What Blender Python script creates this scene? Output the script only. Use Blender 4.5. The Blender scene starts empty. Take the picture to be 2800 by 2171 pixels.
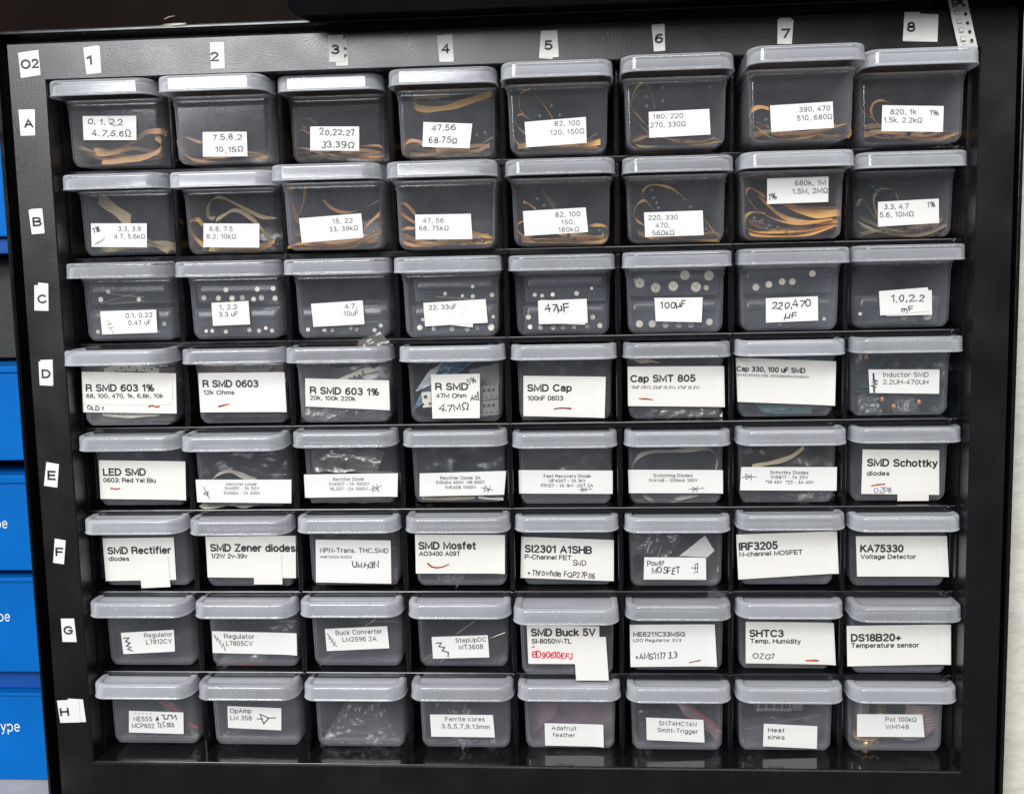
import bpy, bmesh, math, random
from mathutils import Vector, Matrix, noise

random.seed(7)
S = bpy.context.scene
COL = S.collection

# ------------------------------------------------------------------ camera
FPX = 3027.55
cam_d = bpy.data.cameras.new('camera')
cam_d.sensor_width = 36.0
cam_d.lens = FPX / 2800 * 36
cam_d.clip_start = 0.02
cam_d.clip_end = 60
cam = bpy.data.objects.new('camera', cam_d)
COL.objects.link(cam)
CR = Vector((0.99724, 0.07096, -0.02189))
CD = Vector((-0.0133, -0.11934, -0.99276))
CF = Vector((-0.07306, 0.99031, -0.11806))
CP = Vector((0.28595, -0.5817, 0.27517))
M = Matrix(((CR.x, -CD.x, -CF.x, CP.x), (CR.y, -CD.y, -CF.y, CP.y), (CR.z, -CD.z, -CF.z, CP.z), (0, 0, 0, 1)))
cam.matrix_world = M
S.camera = cam

# ------------------------------------------------------------------ light
S.view_settings.view_transform = 'Standard'
S.view_settings.look = 'None'
S.view_settings.exposure = 0
S.view_settings.gamma = 1
S.cycles.transparent_max_bounces = 48
S.cycles.max_bounces = 8
S.cycles.diffuse_bounces = 3
S.cycles.glossy_bounces = 4
S.cycles.transmission_bounces = 4
S.cycles.caustics_reflective = False
S.cycles.caustics_refractive = False
S.cycles.sample_clamp_indirect = 4
world = bpy.data.worlds.new('World')
S.world = world
world.use_nodes = True
bgn = world.node_tree.nodes['Background']
bgn.inputs[0].default_value = (0.95, 0.97, 1.0, 1)
bgn.inputs[1].default_value = 0.14


def area(name, loc, target, sx, sy, radiance, col):
    d = bpy.data.lights.new(name, 'AREA')
    d.shape = 'RECTANGLE'
    d.size, d.size_y = sx, sy
    d.energy = radiance * math.pi * sx * sy
    d.color = col
    o = bpy.data.objects.new(name, d)
    COL.objects.link(o)
    o.location = loc
    o.rotation_euler = (Vector(target) - Vector(loc)).to_track_quat('-Z', 'Z').to_euler()
    return o


KEY = area('window_light', (-0.50, -2.0, 1.13), (0.2, 0, 0.3), 0.85, 0.86, 22.0, (0.97, 0.985, 1.0))
CEIL = area('ceiling_light', (0.6, -2.2, 2.2), (0.24, 0, 0.15), 1.6, 1.2, 8.5, (1.0, 0.97, 0.93))
FILL = area('fill_light', (-0.2, -3.2, 2.2), (0.24, 0, 0.1), 2.4, 1.0, 4.5, (0.98, 0.99, 1.0))  # added fill lamp to lift the lower rows, stands for no known source

# ------------------------------------------------------------------ helpers
W = 0.48
P = W / 8
PZ = 0.04717
H = 8 * PZ
YD = 0.0166
LW, LH, OV, BH, BWT, BWB, TB = 0.05716, 0.00816, 0.02011, 0.03524, 0.05216, 0.05014, -0.0001
OX = {1: 0, 2: 900, 3: 1800}
OY = dict(A=0, B=0, C=650, D=650, E=1150, F=1150, G=1600, H=1600)
ZS = 2.184


def ray(x, y):
    return (CF + CR * ((x - 1400) / FPX) + CD * ((y - 1085.5) / FPX))


def hit(x, y, p0, n):
    d = ray(x, y)
    return CP + d * ((p0 - CP).dot(n) / d.dot(n))


def at(x, y, yp):
    return hit(x, y, Vector((0, yp, 0)), Vector((0, 1, 0)))


def full(seg, row, x, y):
    return OX[seg] + x / ZS, OY[row] + y / ZS


def tag(o, label=None, cat=None, group=None, kind=None):
    if label: o['label'] = label
    if cat: o['category'] = cat
    if group: o['group'] = group
    if kind: o['kind'] = kind
    return o


def empty(name, loc=(0, 0, 0), rot=(0, 0, 0)):
    o = bpy.data.objects.new(name, None)
    COL.objects.link(o)
    o.empty_display_size = 0.01
    o.location = loc
    o.rotation_euler = rot
    return o


def mesh(name, verts, faces, mat, parent=None, smooth=False, origin=None):
    me = bpy.data.meshes.new(name)
    if origin is not None:
        origin = Vector(origin)
        verts = [Vector(v) - origin for v in verts]
    me.from_pydata([tuple(v) for v in verts], [], faces)
    me.update()
    if mat: me.materials.append(mat)
    if smooth:
        for p in me.polygons: p.use_smooth = True
    o = bpy.data.objects.new(name, me)
    COL.objects.link(o)
    if origin is not None: o.location = origin
    if parent: o.parent = parent
    return o


def put(name, me, parent=None):
    o = bpy.data.objects.new(name, me)
    COL.objects.link(o)
    if parent: o.parent = parent
    return o


class MB:
    def __init__(s): s.v, s.f = [], []

    def box(s, a, b):
        n = len(s.v)
        for z in (a[2], b[2]):
            s.v += [Vector((a[0], a[1], z)), Vector((b[0], a[1], z)), Vector((b[0], b[1], z)), Vector((a[0], b[1], z))]
        for q in ((3, 2, 1, 0), (4, 5, 6, 7), (0, 1, 5, 4), (1, 2, 6, 5), (2, 3, 7, 6), (3, 0, 4, 7)):
            s.f.append([n + i for i in q])
        return s

    def cyl(s, c, axis, r, h, n=16, r2=None):
        c, axis = Vector(c), Vector(axis).normalized()
        a = axis.orthogonal().normalized()
        b = axis.cross(a)
        r2 = r if r2 is None else r2
        k = len(s.v)
        for i in range(n):
            t = 2 * math.pi * i / n
            d = a * math.cos(t) + b * math.sin(t)
            s.v += [c + d * r, c + axis * h + d * r2]
        for i in range(n):
            j = (i + 1) % n
            s.f.append([k + 2 * i, k + 2 * j, k + 2 * j + 1, k + 2 * i + 1])
        s.f.append([k + 2 * i for i in range(n)][::-1])
        s.f.append([k + 2 * i + 1 for i in range(n)])
        return s

    def build(s, name, mat, parent=None, bevel=0, seg=2, smooth=False, origin=None):
        o = mesh(name, s.v, s.f, mat, parent, smooth, origin)
        if bevel:
            bm = bmesh.new()
            bm.from_mesh(o.data)
            bmesh.ops.remove_doubles(bm, verts=bm.verts, dist=1e-7)
            es = [e for e in bm.edges if len(e.link_faces) == 2 and e.calc_face_angle(0) > 0.6]
            bmesh.ops.bevel(bm, geom=es, offset=bevel, segments=seg, profile=0.5, affect='EDGES')
            bm.to_mesh(o.data)
            bm.free()
        return o


# ------------------------------------------------------------------ materials
def nodes(name):
    m = bpy.data.materials.new(name)
    m.use_nodes = True
    nt = m.node_tree
    nt.nodes.clear()
    out = nt.nodes.new('ShaderNodeOutputMaterial')
    return m, nt, out


def pbr(name, col, rough=0.5, metal=0, bump=None, spec=0.5, var=None, rvar=None):
    """bump=(scale, strength, distance) var=(scale, amount) rvar=(scale, amount)"""
    m, nt, out = nodes(name)
    b = nt.nodes.new('ShaderNodeBsdfPrincipled')
    b.inputs['Base Color'].default_value = (*col, 1)
    b.inputs['Roughness'].default_value = rough
    b.inputs['Metallic'].default_value = metal
    b.inputs['Specular IOR Level'].default_value = spec
    nt.links.new(b.outputs[0], out.inputs[0])
    tc = nt.nodes.new('ShaderNodeTexCoord')
    if bump:
        n = nt.nodes.new('ShaderNodeTexNoise')
        n.inputs['Scale'].default_value = bump[0]
        n.inputs['Detail'].default_value = 3
        nt.links.new(tc.outputs['Object'], n.inputs['Vector'])
        bn = nt.nodes.new('ShaderNodeBump')
        bn.inputs['Strength'].default_value = bump[1]
        bn.inputs['Distance'].default_value = bump[2]
        nt.links.new(n.outputs['Fac'], bn.inputs['Height'])
        nt.links.new(bn.outputs[0], b.inputs['Normal'])
    if var:
        n = nt.nodes.new('ShaderNodeTexNoise')
        n.inputs['Scale'].default_value = var[0]
        n.inputs['Detail'].default_value = 5
        nt.links.new(tc.outputs['Object'], n.inputs['Vector'])
        mr = nt.nodes.new('ShaderNodeMapRange')
        mr.inputs[1].default_value, mr.inputs[2].default_value = 0.3, 0.7
        mr.inputs[3].default_value, mr.inputs[4].default_value = 1 - var[1], 1 + var[1]
        nt.links.new(n.outputs['Fac'], mr.inputs[0])
        vm = nt.nodes.new('ShaderNodeVectorMath')
        vm.operation = 'SCALE'
        vm.inputs[0].default_value = col
        nt.links.new(mr.outputs[0], vm.inputs['Scale'])
        nt.links.new(vm.outputs[0], b.inputs['Base Color'])
    if rvar:
        n = nt.nodes.new('ShaderNodeTexNoise')
        n.inputs['Scale'].default_value = rvar[0]
        n.inputs['Detail'].default_value = 6
        nt.links.new(tc.outputs['Object'], n.inputs['Vector'])
        mr = nt.nodes.new('ShaderNodeMapRange')
        mr.inputs[1].default_value, mr.inputs[2].default_value = 0.35, 0.7
        mr.inputs[3].default_value, mr.inputs[4].default_value = rough - rvar[1], rough + rvar[1]
        nt.links.new(n.outputs['Fac'], mr.inputs[0])
        nt.links.new(mr.outputs[0], b.inputs['Roughness'])
    return m


def milky(name, a0, a1, col, rough=0.15, gloss=1.0, transl=0.35, cloud=0.0, bump=None, power=2.0):
    """translucent plastic: see-through share falls towards grazing angles"""
    m, nt, out = nodes(name)
    N = nt.nodes.new
    L = nt.links.new
    lw = N('ShaderNodeLayerWeight')
    lw.inputs[0].default_value = 0.5
    pw = N('ShaderNodeMath')
    pw.operation = 'POWER'
    L(lw.outputs['Facing'], pw.inputs[0])
    pw.inputs[1].default_value = power
    mr = N('ShaderNodeMapRange')
    mr.inputs[3].default_value, mr.inputs[4].default_value = a0, a1
    L(pw.outputs[0], mr.inputs[0])
    alpha = mr.outputs[0]
    tc = N('ShaderNodeTexCoord')
    if cloud:
        oi = N('ShaderNodeObjectInfo')
        ad = N('ShaderNodeVectorMath')
        L(tc.outputs['Object'], ad.inputs[0])
        sc = N('ShaderNodeVectorMath')
        sc.operation = 'SCALE'
        L(oi.outputs['Location'], sc.inputs[0])
        sc.inputs['Scale'].default_value = 3
        L(sc.outputs[0], ad.inputs[1])
        n = N('ShaderNodeTexNoise')
        n.inputs['Scale'].default_value = 55
        n.inputs['Detail'].default_value = 6
        n.inputs['Roughness'].default_value = 0.65
        L(ad.outputs[0], n.inputs['Vector'])
        m2 = N('ShaderNodeMapRange')
        m2.inputs[1].default_value, m2.inputs[2].default_value = 0.3, 0.75
        m2.inputs[3].default_value, m2.inputs[4].default_value = 1 - cloud, 1 + cloud
        L(n.outputs['Fac'], m2.inputs[0])
        rv = N('ShaderNodeMapRange')   # every piece of plastic is a little different
        rv.inputs[3].default_value, rv.inputs[4].default_value = 0.80, 1.25
        L(oi.outputs['Random'], rv.inputs[0])
        rm = N('ShaderNodeMath')
        rm.operation = 'MULTIPLY'
        L(alpha, rm.inputs[0])
        L(rv.outputs[0], rm.inputs[1])
        alpha = rm.outputs[0]
        mu = N('ShaderNodeMath')
        mu.operation = 'MULTIPLY'
        mu.use_clamp = True
        L(alpha, mu.inputs[0])
        L(m2.outputs[0], mu.inputs[1])
        alpha = mu.outputs[0]
    df = N('ShaderNodeBsdfDiffuse')
    df.inputs[0].default_value = (*col, 1)
    tl = N('ShaderNodeBsdfTranslucent')
    tl.inputs[0].default_value = (*col, 1)
    m1 = N('ShaderNodeMixShader')
    m1.inputs[0].default_value = transl
    L(df.outputs[0], m1.inputs[1])
    L(tl.outputs[0], m1.inputs[2])
    tr = N('ShaderNodeBsdfTransparent')
    m3 = N('ShaderNodeMixShader')
    L(alpha, m3.inputs[0])
    L(tr.outputs[0], m3.inputs[1])
    L(m1.outputs[0], m3.inputs[2])
    gl = N('ShaderNodeBsdfGlossy')
    gl.inputs['Roughness'].default_value = rough
    fr = N('ShaderNodeFresnel')
    fr.inputs[0].default_value = 1.45
    fm = N('ShaderNodeMath')
    fm.operation = 'MULTIPLY'
    L(fr.outputs[0], fm.inputs[0])
    fm.inputs[1].default_value = gloss
    geo = N('ShaderNodeNewGeometry')
    inv = N('ShaderNodeMath')
    inv.operation = 'SUBTRACT'
    inv.inputs[0].default_value = 1
    L(geo.outputs['Backfacing'], inv.inputs[1])
    fm2 = N('ShaderNodeMath')
    fm2.operation = 'MULTIPLY'
    fm2.use_clamp = True
    L(fm.outputs[0], fm2.inputs[0])
    L(inv.outputs[0], fm2.inputs[1])
    m4 = N('ShaderNodeMixShader')
    L(fm2.outputs[0], m4.inputs[0])
    L(m3.outputs[0], m4.inputs[1])
    L(gl.outputs[0], m4.inputs[2])
    if bump:
        n = N('ShaderNodeTexNoise')
        n.inputs['Scale'].default_value = bump[0]
        n.inputs['Detail'].default_value = 4
        L(tc.outputs['Object'], n.inputs['Vector'])
        bn = N('ShaderNodeBump')
        bn.inputs['Strength'].default_value = bump[1]
        bn.inputs['Distance'].default_value = bump[2]
        L(n.outputs['Fac'], bn.inputs['Height'])
        L(bn.outputs[0], gl.inputs['Normal'])
    L(m4.outputs[0], out.inputs[0])
    return m


def sheet_mat(name, col, transl=0.4, rough=0.5, a=1.0, gloss=0.04):
    m, nt, out = nodes(name)
    N, L = nt.nodes.new, nt.links.new
    tc = N('ShaderNodeTexCoord')
    n = N('ShaderNodeTexNoise')
    n.inputs['Scale'].default_value = 260
    n.inputs['Detail'].default_value = 4
    L(tc.outputs['Object'], n.inputs['Vector'])
    mr = N('ShaderNodeMapRange')
    mr.inputs[3].default_value, mr.inputs[4].default_value = 0.75, 1.25
    L(n.outputs['Fac'], mr.inputs[0])
    vm = N('ShaderNodeVectorMath')
    vm.operation = 'SCALE'
    vm.inputs[0].default_value = col
    L(mr.outputs[0], vm.inputs['Scale'])
    df = N('ShaderNodeBsdfDiffuse')
    tl = N('ShaderNodeBsdfTranslucent')
    L(vm.outputs[0], df.inputs[0])
    L(vm.outputs[0], tl.inputs[0])
    m1 = N('ShaderNodeMixShader')
    m1.inputs[0].default_value = transl
    L(df.outputs[0], m1.inputs[1])
    L(tl.outputs[0], m1.inputs[2])
    gl = N('ShaderNodeBsdfGlossy')
    gl.inputs['Roughness'].default_value = rough
    m2 = N('ShaderNodeMixShader')
    m2.inputs[0].default_value = gloss
    L(m1.outputs[0], m2.inputs[1])
    L(gl.outputs[0], m2.inputs[2])
    last = m2.outputs[0]
    if a < 1:
        tr = N('ShaderNodeBsdfTransparent')
        m3 = N('ShaderNodeMixShader')
        m3.inputs[0].default_value = a
        L(tr.outputs[0], m3.inputs[1])
        L(last, m3.inputs[2])
        last = m3.outputs[0]
    L(last, out.inputs[0])
    return m


MAT = {}
MAT['face'] = pbr('textured_black_plastic', (0.0022, 0.0022, 0.0026), 0.32, bump=(1350, 1.0, 0.000085), spec=0.66, rvar=(35, 0.06))
MAT['black'] = pbr('black_plastic', (0.004, 0.004, 0.005), 0.20, bump=(60, 0.08, 0.001), spec=0.45, rvar=(90, 0.06))
MAT['inner'] = pbr('inner_black_plastic', (0.005, 0.005, 0.006), 0.28, spec=0.35, rvar=(60, 0.08))
MAT['floor'] = pbr('glossy_black_plastic', (0.006, 0.006, 0.007), 0.12, bump=(40, 0.05, 0.001), spec=0.6, rvar=(60, 0.05))
MAT['upper'] = pbr('satin_black_metal', (0.0015, 0.0015, 0.002), 0.75, spec=0.03, rvar=(20, 0.08))
MAT['lid'] = milky('milky_lid_plastic', 0.26, 0.95, (0.72, 0.74, 0.79), rough=0.12, gloss=1.3, transl=0.30, cloud=0.12, bump=(45, 0.035, 0.001), power=1.3)
MAT['body'] = milky('clear_body_plastic', 0.072, 0.80, (0.49, 0.505, 0.56), rough=0.11, gloss=1.0, transl=0.35, cloud=0.28, bump=(60, 0.06, 0.001), power=1.7)
MAT['rim'] = milky('milky_rim_plastic', 0.22, 0.7, (0.55, 0.55, 0.56), rough=0.12, gloss=1.2, transl=0.35)
MAT['inner_box'] = milky('clear_insert_plastic', 0.085, 0.5, (0.50, 0.55, 0.66), rough=0.2, gloss=0.8, transl=0.3, cloud=0.4, bump=(90, 0.2, 0.001), power=2.0)
MAT['bag'] = milky('clear_bag_film', 0.03, 0.30, (0.6, 0.6, 0.62), rough=0.30, gloss=1.1, transl=0.3, cloud=0.6, bump=(160, 0.5, 0.001), power=1.6)
MAT['bag_dense'] = milky('creased_bag_film', 0.12, 0.6, (0.5, 0.5, 0.5), rough=0.26, gloss=1.8, transl=0.3, cloud=0.7, bump=(160, 0.6, 0.001), power=1.6)
MAT['bag_green'] = milky('green_bag_film', 0.22, 0.6, (0.03, 0.13, 0.12), rough=0.25, gloss=2.0, transl=0.3, cloud=0.5, bump=(120, 0.4, 0.001), power=1.6)
MAT['bag_pink'] = milky('pink_antistatic_film', 0.34, 0.85, (0.62, 0.38, 0.45), rough=0.3, gloss=1.2, transl=0.3, cloud=0.3, power=1.4)
MAT['bag_navy'] = milky('dark_blue_film', 0.35, 0.7, (0.012, 0.018, 0.05), rough=0.3, gloss=1.2, transl=0.2, cloud=0.6, power=1.4)
MAT['bag_brown'] = milky('brown_film', 0.30, 0.6, (0.10, 0.075, 0.055), rough=0.3, gloss=1.5, transl=0.3, cloud=0.7, power=1.4)
MAT['silver_bag'] = milky('silver_film', 0.45, 0.7, (0.28, 0.27, 0.25), rough=0.25, gloss=2.5, transl=0.2, cloud=0.7, bump=(130, 0.6, 0.001), power=1.4)
MAT['paper'] = pbr('white_label_paper', (0.68, 0.675, 0.66), 0.55, bump=(700, 0.08, 0.0003), spec=0.3, var=(30, 0.02))
MAT['paper_old'] = pbr('cream_label_paper', (0.69, 0.672, 0.635), 0.55, bump=(700, 0.08, 0.0003), spec=0.3, var=(30, 0.03))
MAT['ink'] = pbr('black_print', (0.025, 0.025, 0.028), 0.6)
MAT['ink_grey'] = pbr('grey_print', (0.045, 0.045, 0.05), 0.6)
MAT['ink_ghost'] = pbr('faint_print', (0.60, 0.60, 0.60), 0.6)
MAT['pen'] = pbr('purple_pen', (0.03, 0.018, 0.035), 0.6)
MAT['pen_dark'] = pbr('black_marker', (0.03, 0.025, 0.035), 0.5)
MAT['pen_blue'] = pbr('blue_pen', (0.07, 0.06, 0.20), 0.6)
MAT['pen_red'] = pbr('red_pen', (0.60, 0.03, 0.08), 0.6)
MAT['marker_grey'] = pbr('grey_marker', (0.10, 0.095, 0.105), 0.6)
MAT['orange_mark'] = pbr('orange_crayon', (0.50, 0.12, 0.04), 0.8)
MAT['tape'] = sheet_mat('orange_brown_paper_tape', (1.0, 0.58, 0.27), 0.4)
MAT['tape_gold'] = sheet_mat('golden_paper_tape', (1.0, 0.58, 0.16), 0.4)
MAT['tape_pale'] = sheet_mat('pale_tan_paper_tape', (0.80, 0.62, 0.38), 0.4)
MAT['tape_dark'] = sheet_mat('dark_brown_tape', (0.22, 0.14, 0.10), 0.3)
MAT['cream'] = sheet_mat('cream_carrier_tape', (0.95, 0.90, 0.76), 0.3)
MAT['grey_paper'] = sheet_mat('grey_paper', (0.22, 0.23, 0.21), 0.3)
MAT['white_paper'] = sheet_mat('white_crumpled_paper', (0.60, 0.66, 0.68), 0.35)
MAT['blue_paper'] = sheet_mat('blue_crumpled_film', (0.03, 0.14, 0.28), 0.35, gloss=0.1)
MAT['green'] = sheet_mat('green_film', (0.02, 0.12, 0.125), 0.35, gloss=0.08)
MAT['dark_hole'] = pbr('punched_hole_black', (0.01, 0.01, 0.01), 0.8)
MAT['pocket'] = pbr('tape_pocket_grey', (0.36, 0.35, 0.32), 0.6)
MAT['red_zip'] = pbr('red_zip_strip', (0.45, 0.04, 0.04), 0.4)
MAT['alu'] = pbr('brushed_aluminium', (0.86, 0.77, 0.62), 0.45, metal=0.35, bump=(900, 0.3, 0.0004), var=(120, 0.12))
MAT['sleeve'] = pbr('capacitor_sleeve', (0.02, 0.02, 0.025), 0.35)
MAT['resistor'] = pbr('blue_resistor_body', (0.03, 0.09, 0.13), 0.4)
MAT['brass'] = pbr('brass', (0.55, 0.42, 0.18), 0.3, metal=0.9, var=(200, 0.25))
MAT['copper'] = pbr('copper_wire', (0.75, 0.28, 0.12), 0.35, metal=0.7, var=(300, 0.2))
MAT['wire'] = pbr('thin_metal_wire', (0.45, 0.38, 0.26), 0.3, metal=0.8)
MAT['steel'] = pbr('grey_steel', (0.5, 0.48, 0.44), 0.35, metal=0.8)
MAT['pinkish'] = pbr('ribbed_pink_plastic', (0.30, 0.20, 0.18), 0.4)
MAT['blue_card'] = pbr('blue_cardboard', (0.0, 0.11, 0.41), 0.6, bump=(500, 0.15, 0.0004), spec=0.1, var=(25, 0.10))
MAT['blue_dark'] = pbr('dark_blue_cardboard', (0.004, 0.06, 0.27), 0.6, spec=0.25, var=(25, 0.10))  # darker copy of the carton blue for the two bands
MAT['white_print'] = pbr('white_print', (0.80, 0.82, 0.85), 0.6)
MAT['plaster'] = pbr('white_plaster', (0.60, 0.59, 0.52), 0.85, bump=(55, 0.9, 0.004), spec=0.2, var=(30, 0.06))
MAT['table'] = pbr('pale_grey_tabletop', (0.42, 0.41, 0.39), 0.55, bump=(200, 0.2, 0.001), var=(40, 0.12))
MAT['brown'] = pbr('dark_brown_laminate', (0.008, 0.005, 0.004), 0.7, bump=(30, 0.1, 0.002), spec=0.03, var=(12, 0.3), rvar=(14, 0.1))
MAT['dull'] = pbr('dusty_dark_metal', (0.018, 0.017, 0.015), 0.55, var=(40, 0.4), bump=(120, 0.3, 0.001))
MAT['reflection_grey'] = pbr('grey_wall_reflection', (0.035, 0.038, 0.038), 0.3)  # even grey standing for a reflection on the inner wall
MAT['dust'] = pbr('pale_dust', (0.55, 0.52, 0.46), 0.9)

# ------------------------------------------------------------------ stroke font (cap height 10)
G = {
 'A': (7.4, "0 0 3.7 10 7.4 0|1.3 3.4 6.1 3.4"), 'B': (6.4, "0 0 0 10 3.4 10 @3.4,7.6,2.5,2.4,90,-90 0 5.2|3.4 5.2 @3.6,2.6,2.8,2.6,90,-90 0 0"),
 'C': (7.4, "@4.0,5,4.0,5,42,318"), 'D': (6.9, "0 0 0 10 2.9 10 @2.9,5,4,5,90,-90 0 0"), 'E': (5.8, "5.8 10 0 10 0 0 5.8 0|0 5.2 5.3 5.2"),
 'F': (5.4, "5.4 10 0 10 0 0|0 5.1 4.8 5.1"), 'G': (7.8, "@4.1,5,4.1,5,42,325 7.6 4.6 4.6 4.6"), 'H': (6.6, "0 0 0 10|6.6 0 6.6 10|0 5.2 6.6 5.2"),
 'I': (0.6, "0.3 0 0.3 10"), 'J': (4.8, "@2.2,2.4,2.2,2.4,190,360 4.4 10"), 'K': (6.6, "0 0 0 10|6.2 10 0 4|2.2 6 6.6 0"), 'L': (5.2, "0 10 0 0 5.2 0"),
 'M': (8.0, "0 0 0 10 4 1.2 8 10 8 0"), 'N': (6.6, "0 0 0 10 6.6 0 6.6 10"), 'O': (8.2, "@4.1,5,4.1,5,90,450"), 'P': (6.2, "0 0 0 10 3.4 10 @3.4,7.2,2.8,2.8,90,-90 0 4.4"),
 'Q': (8.2, "@4.1,5,4.1,5,90,450|5 2.2 8 -0.6"), 'R': (6.6, "0 0 0 10 3.6 10 @3.6,7.4,2.7,2.6,90,-90 0 4.8|3.6 4.8 @3.6,3,2.5,1.8,90,0 6.5 0"),
 'S': (6.2, "@3.1,7.5,2.9,2.5,25,250 @3.1,2.6,3.1,2.6,80,-155"), 'T': (6.6, "0 10 6.6 10|3.3 10 3.3 0"), 'U': (6.4, "0 10 0 3.2 @3.2,3.2,3.2,3.2,180,360 6.4 10"),
 'V': (7, "0 10 3.5 0 7 10"), 'W': (10, "0 10 2.5 0 5 9.6 7.5 0 10 10"), 'X': (6.6, "0 0 6.6 10|0 10 6.6 0"), 'Y': (6.8, "0 10 3.4 4.6 6.8 10|3.4 4.6 3.4 0"),
 'Z': (6.2, "0.2 10 6.2 10 0 0 6.2 0"),
 '0': (5.6, "@2.8,5,2.8,5,90,450"), '1': (3.2, "0 7.8 2.6 9.8 2.6 0"), '2': (5.6, "@2.8,7.2,2.6,2.8,165,-35 0 0 5.6 0"),
 '3': (5.6, "@2.7,7.6,2.4,2.4,150,-90|2.7 5.2 @2.7,2.7,2.8,2.7,90,-150"), '4': (6, "4.5 0 4.5 10 0 3 6 3"), '5': (5.6, "5.1 10 1 10 0.6 5.2 @2.7,3.1,2.8,3.1,120,-150"),
 '6': (5.6, "@2.8,3,2.7,3,0,360|@3.6,4.6,3.5,5.3,62,190"), '7': (5.4, "0 10 5.4 10 1.8 0"), '8': (5.6, "@2.8,7.5,2.3,2.4,-90,270|@2.8,2.6,2.8,2.6,-90,270"),
 '9': (5.6, "@2.8,7,2.7,3,0,360|@2,5.4,3.5,5.3,10,-118"),
 'a': (5, "@2.4,5.2,2.3,2.1,150,0 4.7 0|@2.3,2.1,2.3,2.1,30,330"), 'b': (5.2, "0 10 0 0|@2.6,3.6,2.6,3.6,0,360"), 'c': (4.8, "@2.6,3.6,2.6,3.6,45,315"),
 'd': (5.2, "5.2 10 5.2 0|@2.6,3.6,2.6,3.6,0,360"), 'e': (5.2, "0.1 3.8 5.1 3.8 @2.6,3.6,2.55,3.6,5,318"), 'f': (3.2, "@2.6,8.4,1.4,1.6,80,180 1.2 0|0 7 3 7"),
 'g': (5.2, "@2.6,3.6,2.6,3.6,0,360|5.2 7.2 5.2 -0.6 @2.6,-0.6,2.6,2.2,0,-150"), 'h': (4.8, "0 0 0 10|0 4.4 @2.4,4.6,2.4,2.6,180,0 4.8 0"), 'i': (0.6, "0.3 0 0.3 6.9|0.3 9.5 0.3 10.3"),
 'k': (4.8, "0 0 0 10|4.4 7.2 0 2.8|1.7 4.4 4.8 0"), 'l': (0.6, "0.3 0 0.3 10"), 'm': (8, "0 0 0 7.2|0 4.8 @2,5,2,2.2,180,0 4 0|4 4.8 @6,5,2,2.2,180,0 8 0"),
 'n': (4.8, "0 0 0 7.2|0 4.4 @2.4,4.6,2.4,2.6,180,0 4.8 0"), 'o': (5.2, "@2.6,3.6,2.6,3.6,90,450"), 'p': (5.2, "0 -2.8 0 7.2|@2.6,3.6,2.6,3.6,0,360"),
 'q': (5.2, "5.2 -2.8 5.2 7.2|@2.6,3.6,2.6,3.6,0,360"), 'r': (2.8, "0 0 0 7.2|0 4 @2.4,4.6,2.4,2.5,180,75"), 's': (4.4, "@2.2,5.4,2,1.8,30,250 @2.2,1.9,2.2,1.9,80,-150"),
 't': (2.8, "1 9.4 1 1.6 @2.4,1.5,1.4,1.5,180,280|0 7 2.8 7"), 'u': (4.8, "0 7.2 0 2.6 @2.4,2.6,2.4,2.6,180,360|4.8 7.2 4.8 0"), 'v': (4.8, "0 7.2 2.4 0 4.8 7.2"),
 'w': (7.2, "0 7.2 1.8 0 3.6 7 5.4 0 7.2 7.2"), 'x': (4.6, "0 0 4.6 7.2|0 7.2 4.6 0"), 'y': (4.8, "0 7.2 2.5 0.4|4.8 7.2 2 -1.6 0.4 -2.7"), 'z': (4.4, "0 7.2 4.4 7.2 0 0 4.4 0"),
 '.': (0.9, "0 0.45 0.9 0.45"), ',': (1.0, "0.9 0.9 0.3 -1.6"), ':': (0.9, "0 0.5 0.9 0.5|0 6.4 0.9 6.4"), '-': (3, "0 3.6 3 3.6"), '_': (4, "0 0 4 0"), '+': (5.4, "2.7 1 2.7 6.4|0 3.7 5.4 3.7"),
 '(': (2, "@4,4,4,7.2,130,230"), ')': (2, "@-2,4,4,7.2,50,-50"), '/': (3, "0 -0.6 3 10.4"), '*': (3.4, "1.7 6.4 1.7 10|0.2 7.2 3.2 9.2|0.2 9.2 3.2 7.2"),
 '%': (8.6, "@1.9,7.5,1.9,2.4,0,360|@6.7,2.5,1.9,2.4,0,360|6.6 10 2 0"), 'Ω': (7.4, "0 0 2.4 0 2.4 1.2 @3.7,5.8,3.7,4.2,233,-53 5 0 7.4 0"),
 'µ': (5.2, "0 7.2 0 -2.8|0 2.6 @2.4,2.4,2.4,2.4,180,350 4.8 7.2 4.8 1 5.4 0"),
}


def glyph(ch):
    w, s = G[ch]
    out = []
    for st in s.split('|'):
        pts = []
        tk = st.split()
        i = 0
        while i < len(tk):
            if tk[i][0] == '@':
                cx, cy, rx, ry, a0, a1 = [float(q) for q in tk[i][1:].split(',')]
                n = max(4, int(abs(a1 - a0) / 22))
                for k in range(n + 1):
                    a = math.radians(a0 + (a1 - a0) * k / n)
                    pts.append((cx + rx * math.cos(a), cy + ry * math.sin(a)))
                i += 1
            else:
                pts.append((float(tk[i]), float(tk[i + 1])))
                i += 2
        out.append(pts)
    return w, out


GL = {k: glyph(k) for k in G}


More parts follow.
